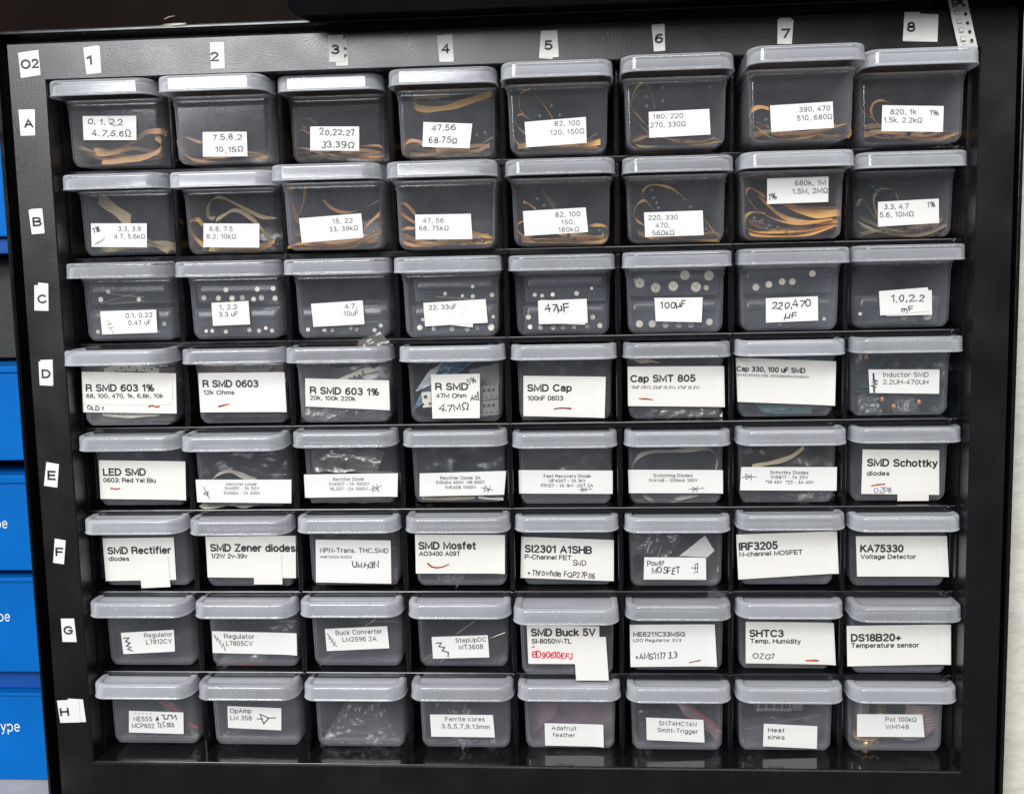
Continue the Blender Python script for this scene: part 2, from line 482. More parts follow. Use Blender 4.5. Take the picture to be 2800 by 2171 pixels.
def ribbon2d(pts, w):
    q = [pts[0]]
    for p in pts[1:]:
        if (p[0] - q[-1][0]) ** 2 + (p[1] - q[-1][1]) ** 2 > 1e-13: q.append(p)
    if len(q) < 2: return [], []
    n = len(q)
    closed = (q[0][0] - q[-1][0]) ** 2 + (q[0][1] - q[-1][1]) ** 2 < (w * 0.3) ** 2 and n > 3
    v, f = [], []
    dirs = []
    for i in range(n - 1):
        d = Vector((q[i + 1][0] - q[i][0], q[i + 1][1] - q[i][1]))
        dirs.append(d.normalized())
    for i in range(n):
        if closed and i in (0, n - 1): a, b = dirs[-1], dirs[0]
        else: a, b = dirs[max(i - 1, 0)], dirs[min(i, n - 2)]
        t = a + b
        if t.length < 0.3: t = Vector((a.x, a.y)) + Vector((-a.y, a.x)) * 0.3
        t.normalize()
        m = Vector((-t.y, t.x))
        c = max(0.55, m.dot(Vector((-a.y, a.x))))
        p = Vector(q[i])
        if not closed and i == 0: p = p - a * w * 0.35
        if not closed and i == n - 1: p = p + b * w * 0.35
        v += [p + m * (w / 2 / c), p - m * (w / 2 / c)]
    for i in range(n - 1): f.append((2 * i, 2 * i + 1, 2 * i + 3, 2 * i + 2))
    return v, f


def layout(text, hand=0.0, gap=2.4, space=3.6):
    x = 0
    st = []
    for ch in text:
        if ch == ' ':
            x += space + gap * 0.3
            continue
        w, g = GL[ch]
        if hand:
            a, sx, sy = random.uniform(-.12, .12) * hand - .05, random.uniform(.8, 1.1), random.uniform(.85, 1.12)
            dy = random.uniform(-.6, .6) * hand
            ca, sa = math.cos(a), math.sin(a)
            for s in g:
                s = [(px * sx + random.uniform(-.3, .3) * hand, py * sy + random.uniform(-.3, .3) * hand + dy) for px, py in s]
                st.append([(x + px * ca - py * sa, px * sa + py * ca) for px, py in s])
        else:
            for s in g: st.append([(x + px, py) for px, py in s])
        x += w + gap
    return st, x - gap


class Ink:
    """flat strokes lying on a plane; one mesh, several inks"""
    def __init__(s, plane, inv):
        s.plane, s.inv, s.v, s.f, s.m, s.mats = plane, inv, [], [], [], []

    def mi(s, mat):
        if mat not in s.mats: s.mats.append(mat)
        return s.mats.index(mat)

    def add(s, v, f, mat):
        n = len(s.v)
        s.v += v
        k = s.mi(mat)
        for q in f:
            s.f.append([n + i for i in q])
            s.m.append(k)

    def text(s, px, text, p0, p1, cap, style):
        a, b = px(*p0), px(*p1)
        a, b = s.plane(*a), s.plane(*b)
        dx, dy = p1[0] - p0[0], p1[1] - p0[1]
        l = math.hypot(dx, dy)
        t = s.plane(*px(p0[0] + dy / l * cap, p0[1] - dx / l * cap))
        u = (b - a).normalized()
        capw = (t - a).length
        mat, wd, hand, gap = dict(b=('ink', 2.7, 0, 2.5), p=('ink_grey', 1.7, 0, 2.7), s=('ink', 2.0, 0, 2.8), g=('ink_ghost', 1.3, 0, 2.6), n=('ink', 2.4, 0, 2.3),
                                  h=('pen', 1.8, 1.5, 2.4), H=('pen_dark', 1.6, 1, 2.2), B=('pen_blue', 1.4, 1, 2.4), r=('pen_red', 2.2, 1.4, 1.6), w=('white_print', 1.0, 0, 2.4), S=('orange_mark', 1.2, 1, 2.2))[style]
        st, wtot = layout(text, hand, gap)
        nrm = s.nrm
        vdir = nrm.cross(u).normalized()
        if vdir.z < 0: vdir = -vdir
        sy = capw / (10 + wd * 0.6)
        sx = (b - a).length / max(wtot, .1)
        for p in st:
            # scale strokes first so that pen width stays even
            q = [(x * sx, (y + wd * 0.3) * sy) for x, y in p]
            v, f = ribbon2d(q, wd * min(sy, (sx + sy) / 2))
            s.add([s.inv @ (a + u * c.x + vdir * c.y) for c in v], f, MAT[mat])

    def line(s, px, pts, wpx, mat):
        q = [s.plane(*px(*p)) for p in pts]
        o = q[0]
        nrm = s.nrm
        u = Vector((1, 0, 0))
        u = (u - nrm * u.dot(nrm)).normalized()
        vd = nrm.cross(u)
        if vd.z < 0: vd = -vd
        flat = [((p - o).dot(u), (p - o).dot(vd)) for p in q]
        wm = (s.plane(*px(pts[0][0] + wpx, pts[0][1])) - o).length
        v, f = ribbon2d(flat, wm)
        s.add([s.inv @ (o + u * c.x + vd * c.y) for c in v], f, MAT[mat])

    def build(s, name, parent):
        if not s.f: return None
        o = mesh(name, s.v, s.f, None, parent)
        for m in s.mats: o.data.materials.append(m)
        o.data.polygons.foreach_set('material_index', s.m)
        return o


def smooth_path(pts, n=6):
    if len(pts) < 3: return [Vector(p) for p in pts]
    P_ = [Vector(p) for p in pts]
    P_ = [P_[0] * 2 - P_[1]] + P_ + [P_[-1] * 2 - P_[-2]]
    out = []
    for i in range(1, len(P_) - 2):
        a, b, c, d = P_[i - 1:i + 3]
        for k in range(n):
            t = k / n
            out.append(0.5 * ((2 * b) + (c - a) * t + (2 * a - 5 * b + 4 * c - d) * t * t + (3 * b - a - 3 * c + d) * t ** 3))
    out.append(P_[-2])
    return out
BX = {
'A1':(0.02873,-0.00419,0.33315,0.0159),'A2':(0.09021,-0.01021,0.33254,-0.0036),'A3':(0.14880,0.00579,0.33308,0.0127),'A4':(0.21001,-0.00247,0.33320,0.0023),'A5':(0.26958,-0.01310,0.33308,-0.0175),'A6':(0.33014,-0.01416,0.33423,-0.0354),'A7':(0.39205,-0.02373,0.33462,-0.0182),'A8':(0.44956,-0.01335,0.33293,-0.0298),
'B1':(0.02963,0.00184,0.28501,0.0190),'B2':(0.08985,-0.00077,0.28445,0.0307),'B3':(0.14996,-0.01702,0.28531,0.0056),'B4':(0.21045,-0.02057,0.28497,-0.0181),'B5':(0.27031,-0.00815,0.28554,-0.0281),'B6':(0.33093,-0.00398,0.28532,-0.0049),'B7':(0.39044,-0.01044,0.28556,-0.0076),'B8':(0.45178,0.00778,0.28532,-0.0043),
'C1':(0.02966,-0.00155,0.23785,0.0110),'C2':(0.08928,0.00105,0.23739,0.0301),'C3':(0.14959,-0.00122,0.23731,0.0110),'C4':(0.21006,-0.00570,0.23710,0.0056),'C5':(0.27001,0.00498,0.23676,0.0021),'C6':(0.33053,-0.00208,0.23702,0.0021),'C7':(0.39083,-0.00201,0.23742,-0.0028),'C8':(0.45007,0.00192,0.23777,0.0025),
'D1':(0.02867,-0.00896,0.19137,0.0010),'D2':(0.09002,0.00178,0.19037,0.0015),'D3':(0.14924,-0.00329,0.19058,0.0146),'D4':(0.21056,-0.00067,0.18997,0.0100),'D5':(0.27039,0.00463,0.18948,0.0071),'D6':(0.33065,0.00473,0.18951,0.0105),'D7':(0.38985,0.00268,0.18988,0.0211),'D8':(0.45006,0.00148,0.19057,-0.0053),
'E1':(0.02991,-0.00039,0.14365,0.0231),'E2':(0.08923,-0.00348,0.14343,0.0189),'E3':(0.15033,-0.00077,0.14448,0.0142),'E4':(0.21060,0.00239,0.14373,0.0183),'E5':(0.27012,0.00469,0.14204,0.0141),'E6':(0.33088,0.00570,0.14197,0.0055),'E7':(0.39042,-0.00055,0.14306,0.0189),'E8':(0.45113,0.00455,0.14289,0.0010),
'F1':(0.02976,-0.00010,0.09696,0.0132),'F2':(0.08970,0.00052,0.09611,0.0170),'F3':(0.14977,0.00224,0.09644,-0.0022),'F4':(0.21129,-0.00245,0.09747,0.0091),'F5':(0.27044,0.00565,0.09574,-0.0000),'F6':(0.33063,0.00413,0.09539,-0.0002),'F7':(0.39060,0.00024,0.09737,-0.0064),'F8':(0.45078,0.00166,0.09601,0.0005),
'G1':(0.02960,-0.00026,0.04953,0.0077),'G2':(0.08995,0.00046,0.04893,0.0094),'G3':(0.14973,0.00074,0.04950,0.0004),'G4':(0.21052,0.00231,0.04846,0.0198),'G5':(0.26969,-0.00861,0.04845,-0.0061),'G6':(0.33055,0.00017,0.04813,-0.0027),'G7':(0.39089,0.00330,0.04812,-0.0041),'G8':(0.45081,-0.00413,0.04868,-0.0054),
'H1':(0.02942,-0.00121,0.00274,0.0012),'H2':(0.08957,-0.00081,0.00224,0.0016),'H3':(0.15005,-0.00091,0.00215,-0.0128),'H4':(0.21104,-0.00245,0.00302,-0.0142),'H5':(0.27036,0.00079,0.00195,-0.0252),'H6':(0.33081,0.00147,0.00116,-0.0233),'H7':(0.39084,0.00069,0.00171,-0.0164),'H8':(0.45127,0.00102,0.00193,-0.0205),
}
# ------------------------------------------------------------------ sticker data
# 'box': [ (seg, quad corners TL TR BR BL, paper), ... ], texts (style, text, x0, y0, x1, y1, cap), strokes (mat, width, pts)
LB = {}


def D(k, seg, quads, texts=(), strokes=()):
    LB[k] = (seg, quads, texts, strokes)


D('A1', 1, [((493, 695), (813, 693), (815, 838), (500, 838))], [('h', '0, 1, 2.2', 525, 742, 733, 748, 34), ('h', '4.7,5.6Ω', 550, 812, 785, 818, 38)], [('pen', 3, [(652, 690), (650, 732), (662, 748), (690, 756), (716, 746)])])
D('A2', 1, [((1210, 790), (1473, 788), (1478, 935), (1212, 938))], [('h', '7.5,8.2', 1272, 838, 1440, 836, 34), ('h', '10,15Ω', 1287, 912, 1453, 908, 36)])
D('A3', 1, [((1852, 757), (2145, 757), (2145, 903), (1853, 900))], [('h', '20,22,27', 1912, 805, 2118, 812, 36), ('h', '33.39Ω', 1920, 885, 2112, 885, 38)])
D('A4', 2, [((563, 730), (855, 740), (838, 887), (557, 878))], [('h', '47,56', 612, 782, 752, 780, 34), ('h', '68.75Ω', 597, 855, 765, 855, 36)])
D('A5', 2, [((1167, 730), (1533, 700), (1538, 855), (1178, 882))], [('p', '82, 100', 1347, 755, 1495, 750, 30), ('p', '120, 150Ω', 1322, 810, 1523, 798, 30)])
D('A6', 2, [((1908, 670), (2270, 652), (2278, 805), (1912, 825))], [('p', '180, 220', 1935, 712, 2113, 706, 28), ('p', '270, 330Ω', 1920, 765, 2128, 755, 30)], [('paper', 8, [(1925, 683), (2125, 674)])])
D('A7', 3, [((667, 632), (1042, 608), (1048, 765), (675, 790))], [('p', '390, 470', 843, 672, 1025, 662, 30), ('p', '510, 680Ω', 830, 723, 1038, 712, 30)])
D('A8', 3, [((1338, 630), (1705, 635), (1700, 790), (1333, 785))], [('p', '820, 1k', 1387, 685, 1540, 685, 30), ('p', '1.5k, 2.2kΩ', 1347, 732, 1573, 735, 30), ('H', '1%', 1617, 690, 1672, 692, 34)])
D('B1', 1, [((543, 1335), (877, 1335), (877, 1478), (547, 1475))], [('p', '3.3, 3.9', 707, 1382, 840, 1382, 28), ('p', '4.7, 5.6kΩ', 683, 1427, 865, 1427, 28), ('h', '1%', 557, 1393, 600, 1385, 36)], [('pen', 4, [(568, 1460), (590, 1445), (582, 1455), (600, 1437), (598, 1450), (612, 1432), (610, 1440), (625, 1420)])])
D('B2', 1, [((1215, 1335), (1550, 1337), (1552, 1480), (1215, 1477))], [('p', '6.8, 7.5', 1253, 1382, 1388, 1382, 28), ('p', '8.2, 10kΩ', 1235, 1427, 1408, 1427, 28)])
D('B3', 1, [((1785, 1305), (2157, 1275), (2170, 1420), (1803, 1452))], [('p', '15, 22', 1987, 1337, 2105, 1332, 28), ('p', '33, 39kΩ', 1967, 1385, 2137, 1375, 28)])
D('B4', 2, [((513, 1283), (846, 1278), (857, 1428), (517, 1432))], [('p', '47, 56', 560, 1332, 683, 1332, 28), ('p', '68, 75kΩ', 538, 1378, 712, 1378, 28)])
D('B5', 2, [((1157, 1262), (1532, 1240), (1547, 1387), (1168, 1410))], [('p', '82, 100', 1352, 1298, 1498, 1293, 30), ('p', '150,', 1387, 1343, 1465, 1340, 28), ('p', '180kΩ', 1370, 1388, 1492, 1383, 28)])
D('B6', 2, [((1880, 1270), (2231, 1258), (2237, 1405), (1888, 1417))], [('p', '220, 330', 1907, 1315, 2080, 1312, 28), ('p', '470,', 1950, 1362, 2032, 1360, 28), ('p', '560kΩ', 1930, 1407, 2060, 1403, 28)], [('pen', 3, [(1950, 1404), (2066, 1401)])])
D('B7', 3, [((650, 1068), (1017, 1055), (1015, 1207), (650, 1220))], [('p', '680k, 1M', 817, 1110, 997, 1105, 30), ('p', '1.5M, 2MΩ', 802, 1160, 1011, 1153, 30), ('h', '1%', 657, 1195, 707, 1195, 36)])
D('B8', 3, [((1312, 1207), (1675, 1187), (1677, 1333), (1312, 1355))], [('p', '3.3, 4.7', 1350, 1252, 1493, 1247, 30), ('p', '5.6, 10MΩ', 1323, 1300, 1523, 1293, 30), ('H', '1%', 1605, 1240, 1657, 1240, 34)])
D('C1', 1, [((598, 440), (932, 430), (940, 567), (610, 578))], [('p', '0.1, 0.22', 752, 480, 910, 475, 28), ('p', '0.47 uF', 768, 523, 902, 520, 28)], [('pen', 3, [(640, 493), (660, 518)]), ('pen', 3, [(638, 525), (668, 512)]), ('pen', 3, [(645, 543), (678, 533)]), ('pen', 3, [(658, 538), (676, 572)])])
D('C2', 1, [((1262, 390), (1484, 378), (1494, 518), (1272, 527))], [('p', '1, 2.2', 1312, 430, 1415, 428, 28), ('p', '3.3 uF', 1310, 473, 1420, 470, 28)])
D('C3', 1, [((1857, 395), (2166, 375), (2177, 517), (1872, 533))], [('p', '4.7,', 2060, 425, 2130, 422, 28), ('p', '10uF', 2053, 468, 2140, 465, 28)])
D('C4', 2, [((600, 392), (858, 380), (858, 535), (622, 512)), ((562, 390), (935, 367), (947, 508), (573, 530))], [('p', '22, 33uF', 597, 432, 760, 425, 28), ('g', '10,', 775, 437, 830, 434, 26), ('g', '22 uF', 708, 478, 812, 475, 28)])
D('C5', 2, [((1262, 372), (1530, 380), (1528, 520), (1258, 512)), ((1247, 377), (1538, 365), (1545, 510), (1252, 517))], [('g', '10 uF', 1315, 465, 1435, 463, 26), ('h', '47µF', 1293, 445, 1430, 440, 50)])
D('C6', 2, [((1942, 360), (2231, 357), (2223, 505), (1950, 500))], [('h', '100µF', 1982, 422, 2130, 415, 40)])
D('C7', 3, [((642, 362), (953, 350), (955, 495), (643, 508))], [('h', '220,470', 680, 427, 908, 410, 42), ('h', 'µF', 755, 485, 828, 475, 38)])
D('C8', 3, [((1357, 330), (1633, 313), (1635, 460), (1360, 468)), ((1318, 320), (1610, 297), (1622, 440), (1325, 465))], [('h', '1.0,2.2', 1392, 388, 1588, 380, 42), ('h', 'mF', 1452, 447, 1522, 442, 36)])
D('D1', 1, [((487, 800), (1050, 810), (1055, 1050), (497, 1042)), ((489, 803), (1031, 835), (1027, 997), (495, 995))], [('b', 'R SMD 603 1%', 517, 918, 917, 918, 42), ('n', '68, 100, 470, 1k, 6.8k, 10k', 517, 957, 973, 957, 25), ('h', 'OLD 1', 522, 1027, 615, 1029, 26)], [('orange_mark', 8, [(887, 1008), (905, 1002), (930, 1010), (950, 1007)])])
D('D2', 1, [((1183, 808), (1700, 803), (1715, 1040), (1197, 1043))], [('b', 'R SMD 0603', 1215, 893, 1540, 893, 42), ('n', '12k Ohms', 1217, 937, 1397, 937, 26)], [('orange_mark', 12, [(1307, 1007), (1335, 1001), (1365, 995)])])
D('D3', 1, [((1822, 840), (2323, 852), (2328, 1030), (1825, 1007))], [('b', 'R SMD 603 1%', 1855, 932, 2259, 943, 42), ('n', '20k, 100k 220k', 1852, 968, 2121, 975, 26)])
D('D4', 2, [((607, 818), (900, 812), (900, 1077), (617, 1080))], [('b', 'R SMD', 638, 910, 826, 910, 42), ('n', '47M Ohm', 640, 957, 817, 957, 27), ('H', '5%', 826, 880, 876, 862, 32), ('h', '4.7MΩ', 655, 1038, 832, 1031, 42)], [('pen', 6, [(845, 975), (855, 940), (862, 972), (872, 935), (878, 970), (888, 918), (893, 968), (846, 962), (890, 945)])])
D('D5', 2, [((1160, 825), (1652, 830), (1645, 1075), (1160, 1065))], [('b', 'SMD Cap', 1187, 918, 1445, 918, 42), ('n', '100nF 0603', 1187, 972, 1395, 972, 28)], [('orange_mark', 10, [(1345, 1024), (1380, 1017), (1445, 1020)])])
D('D6', 2, [((1782, 770), (2358, 767), (2362, 1010), (1785, 1005))], [('b', 'Cap SMT 805', 1803, 863, 2184, 860, 42), ('s', '10uF (10V), 22uF (6.3V), 47uF (6.3V)', 1805, 902, 2209, 903, 18)], [('orange_mark', 9, [(1852, 958), (1870, 963), (1890, 962), (1930, 966)])])
D('D7', 3, [((462, 717), (1061, 738), (1053, 1002), (473, 980))], [('b', 'Cap 330, 100 uF SMD', 470, 797, 875, 809, 30), ('s', 'UWX0J331MCL1GB, APXG160ARA101ME61G', 470, 826, 897, 840, 14)])
D('D8', 3, [((1255, 787), (1680, 787), (1677, 932), (1262, 927))], [('p', 'Inductor SMD', 1343, 832, 1612, 832, 28), ('p', '2.2UH-470UH', 1343, 875, 1610, 877, 28)], [('pen_dark', 11, [(1285, 812), (1287, 850)]), ('marker_grey', 13, [(1285, 850), (1305, 856), (1283, 864), (1303, 874), (1275, 884), (1297, 892)]), ('pen_dark', 11, [(1287, 898), (1290, 922)])])
D('E1', 1, [((590, 237), (1108, 243), (1115, 473), (600, 467))], [('b', 'LED SMD', 620, 328, 868, 328, 42), ('n', '0603: Red Yel Blu', 620, 368, 928, 371, 27)], [('orange_mark', 11, [(662, 405), (690, 408), (715, 405)])])
D('E2', 1, [((1168, 352), (1740, 352), (1740, 493), (1178, 487))], [('p', 'Rectifier Diode', 1352, 387, 1530, 387, 17), ('p', '1N4001 - 1A 50V', 1343, 413, 1547, 413, 19), ('p', '1N4004 - 1A 400V', 1337, 442, 1555, 442, 19)], [('pen', 4, [(1217, 397), (1228, 420), (1253, 468)]), ('pen', 4, [(1213, 436), (1243, 422), (1238, 450), (1215, 436), (1247, 436)]), ('paper', 6, [(1350, 371), (1532, 371)])])
D('E3', 1, [((1815, 322), (2377, 313), (2375, 452), (1822, 460))], [('p', 'Rectifier Diode', 1990, 360, 2172, 358, 19), ('p', '1N4007 - 1A 1000V', 1965, 388, 2204, 387, 19), ('p', 'RL207 - 2A 1000V', 1975, 417, 2196, 416, 19)], [('pen', 4, [(2208, 414), (2250, 400), (2292, 384)]), ('pen', 4, [(2228, 422), (2226, 390), (2256, 410), (2226, 424)]), ('pen', 4, [(2250, 380), (2262, 428)])])
D('E4', 2, [((540, 315), (1057, 300), (1045, 442), (540, 452))], [('s', 'Rectifier Diode 3A', 665, 352, 903, 350, 19), ('s', '1N5404 400V -06 600V', 638, 379, 930, 377, 19), ('s', '1N5408 1000V', 692, 408, 877, 407, 19)], [('pen', 4, [(907, 400), (978, 414)]), ('pen', 4, [(924, 424), (932, 388), (952, 412), (924, 424)]), ('pen', 4, [(962, 390), (948, 428)])])
D('E5', 2, [((1131, 295), (1693, 298), (1693, 437), (1135, 435))], [('s', 'Fast Recovery Diode', 1283, 340, 1560, 340, 19), ('s', 'UF4007 - 1A 1kV', 1315, 368, 1530, 368, 19), ('s', 'FR107 - 1A 1kV -207 2A', 1267, 397, 1575, 397, 19)], [('pen', 4, [(1492, 412), (1530, 412), (1570, 408)]), ('pen', 4, [(1508, 402), (1508, 424), (1528, 412), (1508, 402)]), ('pen', 4, [(1532, 400), (1534, 426)])])
D('E6', 2, [((1785, 293), (2351, 295), (2351, 433), (1790, 433))], [('s', 'Switching Diodes', 1937, 337, 2168, 337, 19), ('s', '1N4148 - 200mA 100V', 1910, 366, 2199, 366, 19)], [('pen', 4, [(2148, 408), (2195, 408), (2240, 402)]), ('pen', 4, [(2172, 396), (2172, 424), (2192, 408), (2172, 396)]), ('pen', 4, [(2198, 390), (2196, 426)])])
D('E7', 3, [((495, 277), (1067, 277), (1065, 418), (488, 416))], [('s', 'Schottky Diodes', 670, 318, 895, 320, 19), ('s', '1N5817 - 1A 20V', 672, 347, 893, 348, 19), ('s', '*19 40V  *22 - 3A 40V', 642, 376, 928, 378, 19)], [('pen', 4, [(500, 340), (540, 334), (585, 336)]), ('pen', 4, [(522, 318), (526, 350), (550, 334), (522, 320)]), ('pen', 4, [(554, 318), (556, 356)])])
D('E8', 3, [((1220, 172), (1678, 177), (1678, 443), (1212, 437)), ((1430, 287), (1617, 285), (1615, 478), (1428, 480))], [('b', 'SMD Schottky', 1250, 272, 1663, 277, 44), ('n', 'diodes', 1248, 328, 1378, 328, 27), ('B', 'OZP8', 1288, 432, 1392, 430, 34)], [('orange_mark', 9, [(1275, 390), (1310, 383), (1352, 379)])])
D('F1', 1, [((612, 703), (1037, 697), (1052, 950), (632, 957)), ((828, 818), (1003, 810), (1018, 992), (845, 1000))], [('b', 'SMD Rectifier', 647, 797, 1018, 793, 42), ('n', 'diodes', 652, 837, 770, 837, 26)])
D('F2', 1, [((1228, 692), (1765, 687), (1768, 940), (1240, 935)), ((1515, 800), (1680, 797), (1687, 977), (1517, 977))], [('b', 'SMD Zener diodes', 1260, 780, 1760, 783, 44), ('n', '1/2W 2v-39v', 1263, 820, 1475, 822, 27)])
D('F3', 1, [((1885, 710), (2333, 715), (2337, 973), (1887, 965))], [('s', 'NPN-Trans. THC,SMD', 1913, 787, 2318, 790, 28), ('s', 'MMBT2222A 2N2222', 1913, 820, 2101, 821, 14), ('h', 'UMH3N', 2107, 877, 2258, 878, 40)])
D('F4', 2, [((513, 680), (1050, 682), (1050, 912), (518, 912))], [('b', 'SMD Mosfet', 538, 768, 873, 768, 44), ('n', 'AO3400 A09T', 540, 807, 782, 807, 27)], [('orange_mark', 11, [(590, 853), (612, 870), (640, 878), (675, 875), (712, 857)])])
D('F5', 2, [((1148, 693), (1700, 712), (1700, 958), (1143, 938))], [('b', 'SI2301 A1SHB', 1172, 785, 1565, 795, 44), ('n', 'P-Channel FET', 1170, 825, 1445, 832, 27), ('h', 'SMD', 1453, 862, 1532, 867, 32), ('h', '+Throwhole FQP27P06', 1187, 920, 1587, 942, 34)])
D('F6', 2, [((1882, 815), (2250, 817), (2252, 950), (1878, 948))], [('h', 'Power', 1903, 866, 2000, 864, 34), ('h', 'MOSFET', 1928, 910, 2095, 915, 38)], [('pen', 4, [(2200, 850), (2200, 905)]), ('pen', 4, [(2160, 878), (2186, 878)]), ('pen', 4, [(2186, 862), (2186, 896)]), ('pen', 4, [(2182, 858), (2204, 856)]), ('pen', 4, [(2178, 880), (2204, 878)]), ('pen', 4, [(2178, 908), (2204, 902)])])
D('F7', 3, [((465, 680), (1066, 660), (1076, 910), (478, 948))], [('b', 'IRF3205', 485, 775, 710, 766, 46), ('n', 'N-channel MOSFET', 487, 812, 860, 797, 27)])
D('F8', 3, [((1180, 690), (1722, 688), (1732, 930), (1187, 930))], [('b', 'KA75330', 1210, 785, 1460, 785, 44), ('n', 'Voltage Detector', 1210, 825, 1537, 825, 27)])
D('G1', 1, [((722, 283), (1038, 265), (1045, 395), (737, 410))], [('p', 'Regulator', 863, 312, 1030, 304, 26), ('p', 'L7812CV', 875, 352, 1026, 346, 28)], [('marker_grey', 9, [(738, 315), (770, 313), (750, 335), (776, 345), (755, 362), (782, 370), (762, 380), (790, 390)])])
D('G2', 1, [((1267, 273), (1772, 285), (1777, 415), (1270, 403))], [('p', 'Regulator', 1340, 317, 1517, 319, 27), ('p', 'L7805CV', 1352, 360, 1508, 361, 28)], [('pen', 6, [(1280, 298), (1297, 330), (1300, 310), (1312, 350), (1315, 325), (1325, 372), (1332, 345), (1345, 390)])])
D('G3', 1, [((1940, 260), (2312, 243), (2325, 375), (1952, 392))], [('p', 'Buck Converter', 2007, 297, 2281, 287, 27), ('p', 'LM2596 2A', 2048, 336, 2247, 331, 27)], [('pen', 5, [(1955, 290), (1975, 312), (1962, 318), (1990, 325), (1975, 336), (2002, 342), (1990, 354), (2012, 362)])])
D('G4', 2, [((612, 308), (947, 297), (957, 430), (620, 437))], [('p', 'StepUpDC', 757, 342, 938, 335, 26), ('p', 'MT3608', 777, 383, 918, 379, 28)], [('marker_grey', 8, [(640, 345), (670, 343), (655, 365), (690, 370), (675, 390), (712, 400), (710, 425)])])
D('G5', 2, [((1180, 235), (1613, 245), (1615, 470), (1190, 468)), ((1457, 312), (1652, 307), (1670, 568), (1475, 567))], [('b', 'SMD Buck 5V', 1210, 303, 1587, 302, 44), ('n', 'SI-8050W-TL', 1212, 347, 1445, 347, 28), ('r', '+', 1206, 376, 1230, 374, 24), ('r', 'BD90610EFJ', 1215, 432, 1452, 440, 38)])
D('G6', 2, [((1795, 235), (2302, 232), (2315, 482), (1800, 487))], [('n', 'ME6211C33M5G', 1818, 305, 2124, 305, 27), ('s', 'LDO Regulartor 3V3', 1818, 337, 2101, 337, 19), ('h', '+AMS1117 3.3', 1832, 445, 2078, 433, 38)], [('orange_mark', 9, [(2153, 460), (2190, 452), (2238, 445)])])
D('G7', 3, [((522, 217), (1047, 223), (1058, 473), (522, 465))], [('b', 'SHTC3', 548, 307, 745, 308, 42), ('n', 'Temp, Humidity', 550, 345, 848, 348, 27), ('h', 'OZG7', 567, 437, 695, 440, 32)], [('orange_mark', 12, [(885, 451), (930, 449), (973, 450)])])
D('G8', 3, [((1125, 242), (1746, 233), (1744, 470), (1129, 483))], [('b', 'DS18B20+', 1155, 335, 1447, 332, 44), ('n', 'Temperature sensor', 1153, 373, 1555, 370, 28)])
D('H1', 1, [((770, 748), (1095, 758), (1097, 887), (770, 877))], [('p', '-----', 800, 772, 908, 772, 16), ('p', 'NE555', 800, 810, 908, 811, 27), ('p', 'MCP602', 790, 850, 920, 852, 27), ('h', 'TLC555', 942, 849, 1040, 845, 30)], [('pen_dark', 6, [(965, 775), (980, 775), (980, 797), (1002, 797), (1004, 775), (1025, 775), (1027, 797), (1048, 775), (1054, 800)]), ('pen_dark', 9, [(934, 806), (942, 785), (946, 803), (934, 795)])])
D('H2', 1, [((1358, 720), (1680, 733), (1680, 865), (1362, 850))], [('p', 'OpAmp', 1375, 762, 1500, 763, 27), ('p', 'LM 358', 1377, 803, 1502, 805, 27)], [('pen_dark', 7, [(1553, 768), (1605, 792), (1575, 826), (1553, 768)]), ('pen_dark', 6, [(1535, 796), (1568, 797)]), ('pen_dark', 6, [(1603, 792), (1645, 790)])])
D('H3', 1, [])
D('H4', 2, [((602, 770), (978, 773), (990, 907), (610, 902))], [('p', 'Ferrite cores', 695, 810, 927, 811, 25), ('p', '3.5,5,7,9,13mm', 672, 852, 957, 857, 26)])
D('H5', 2, [((1287, 822), (1637, 830), (1640, 963), (1290, 955))], [('p', 'Adafruit', 1330, 863, 1475, 866, 25), ('p', 'feather', 1337, 903, 1468, 906, 25)])
D('H6', 2, [((1893, 788), (2235, 802), (2242, 938), (1897, 922))], [('p', 'SN74HC14N', 1970, 835, 2192, 842, 26), ('p', 'Smitt-Trigger', 1962, 875, 2200, 886, 26)])
D('H7', 3, [((630, 825), (950, 840), (947, 975), (625, 960))], [('s', 'Heat', 658, 875, 752, 878, 25), ('s', 'sinks', 655, 917, 752, 920, 25)])
D('H8', 3, [((1187, 768), (1578, 770), (1590, 905), (1187, 903))], [('p', 'Pot 100kΩ', 1358, 812, 1540, 814, 26), ('p', 'WH148', 1358, 857, 1495, 857, 26)])

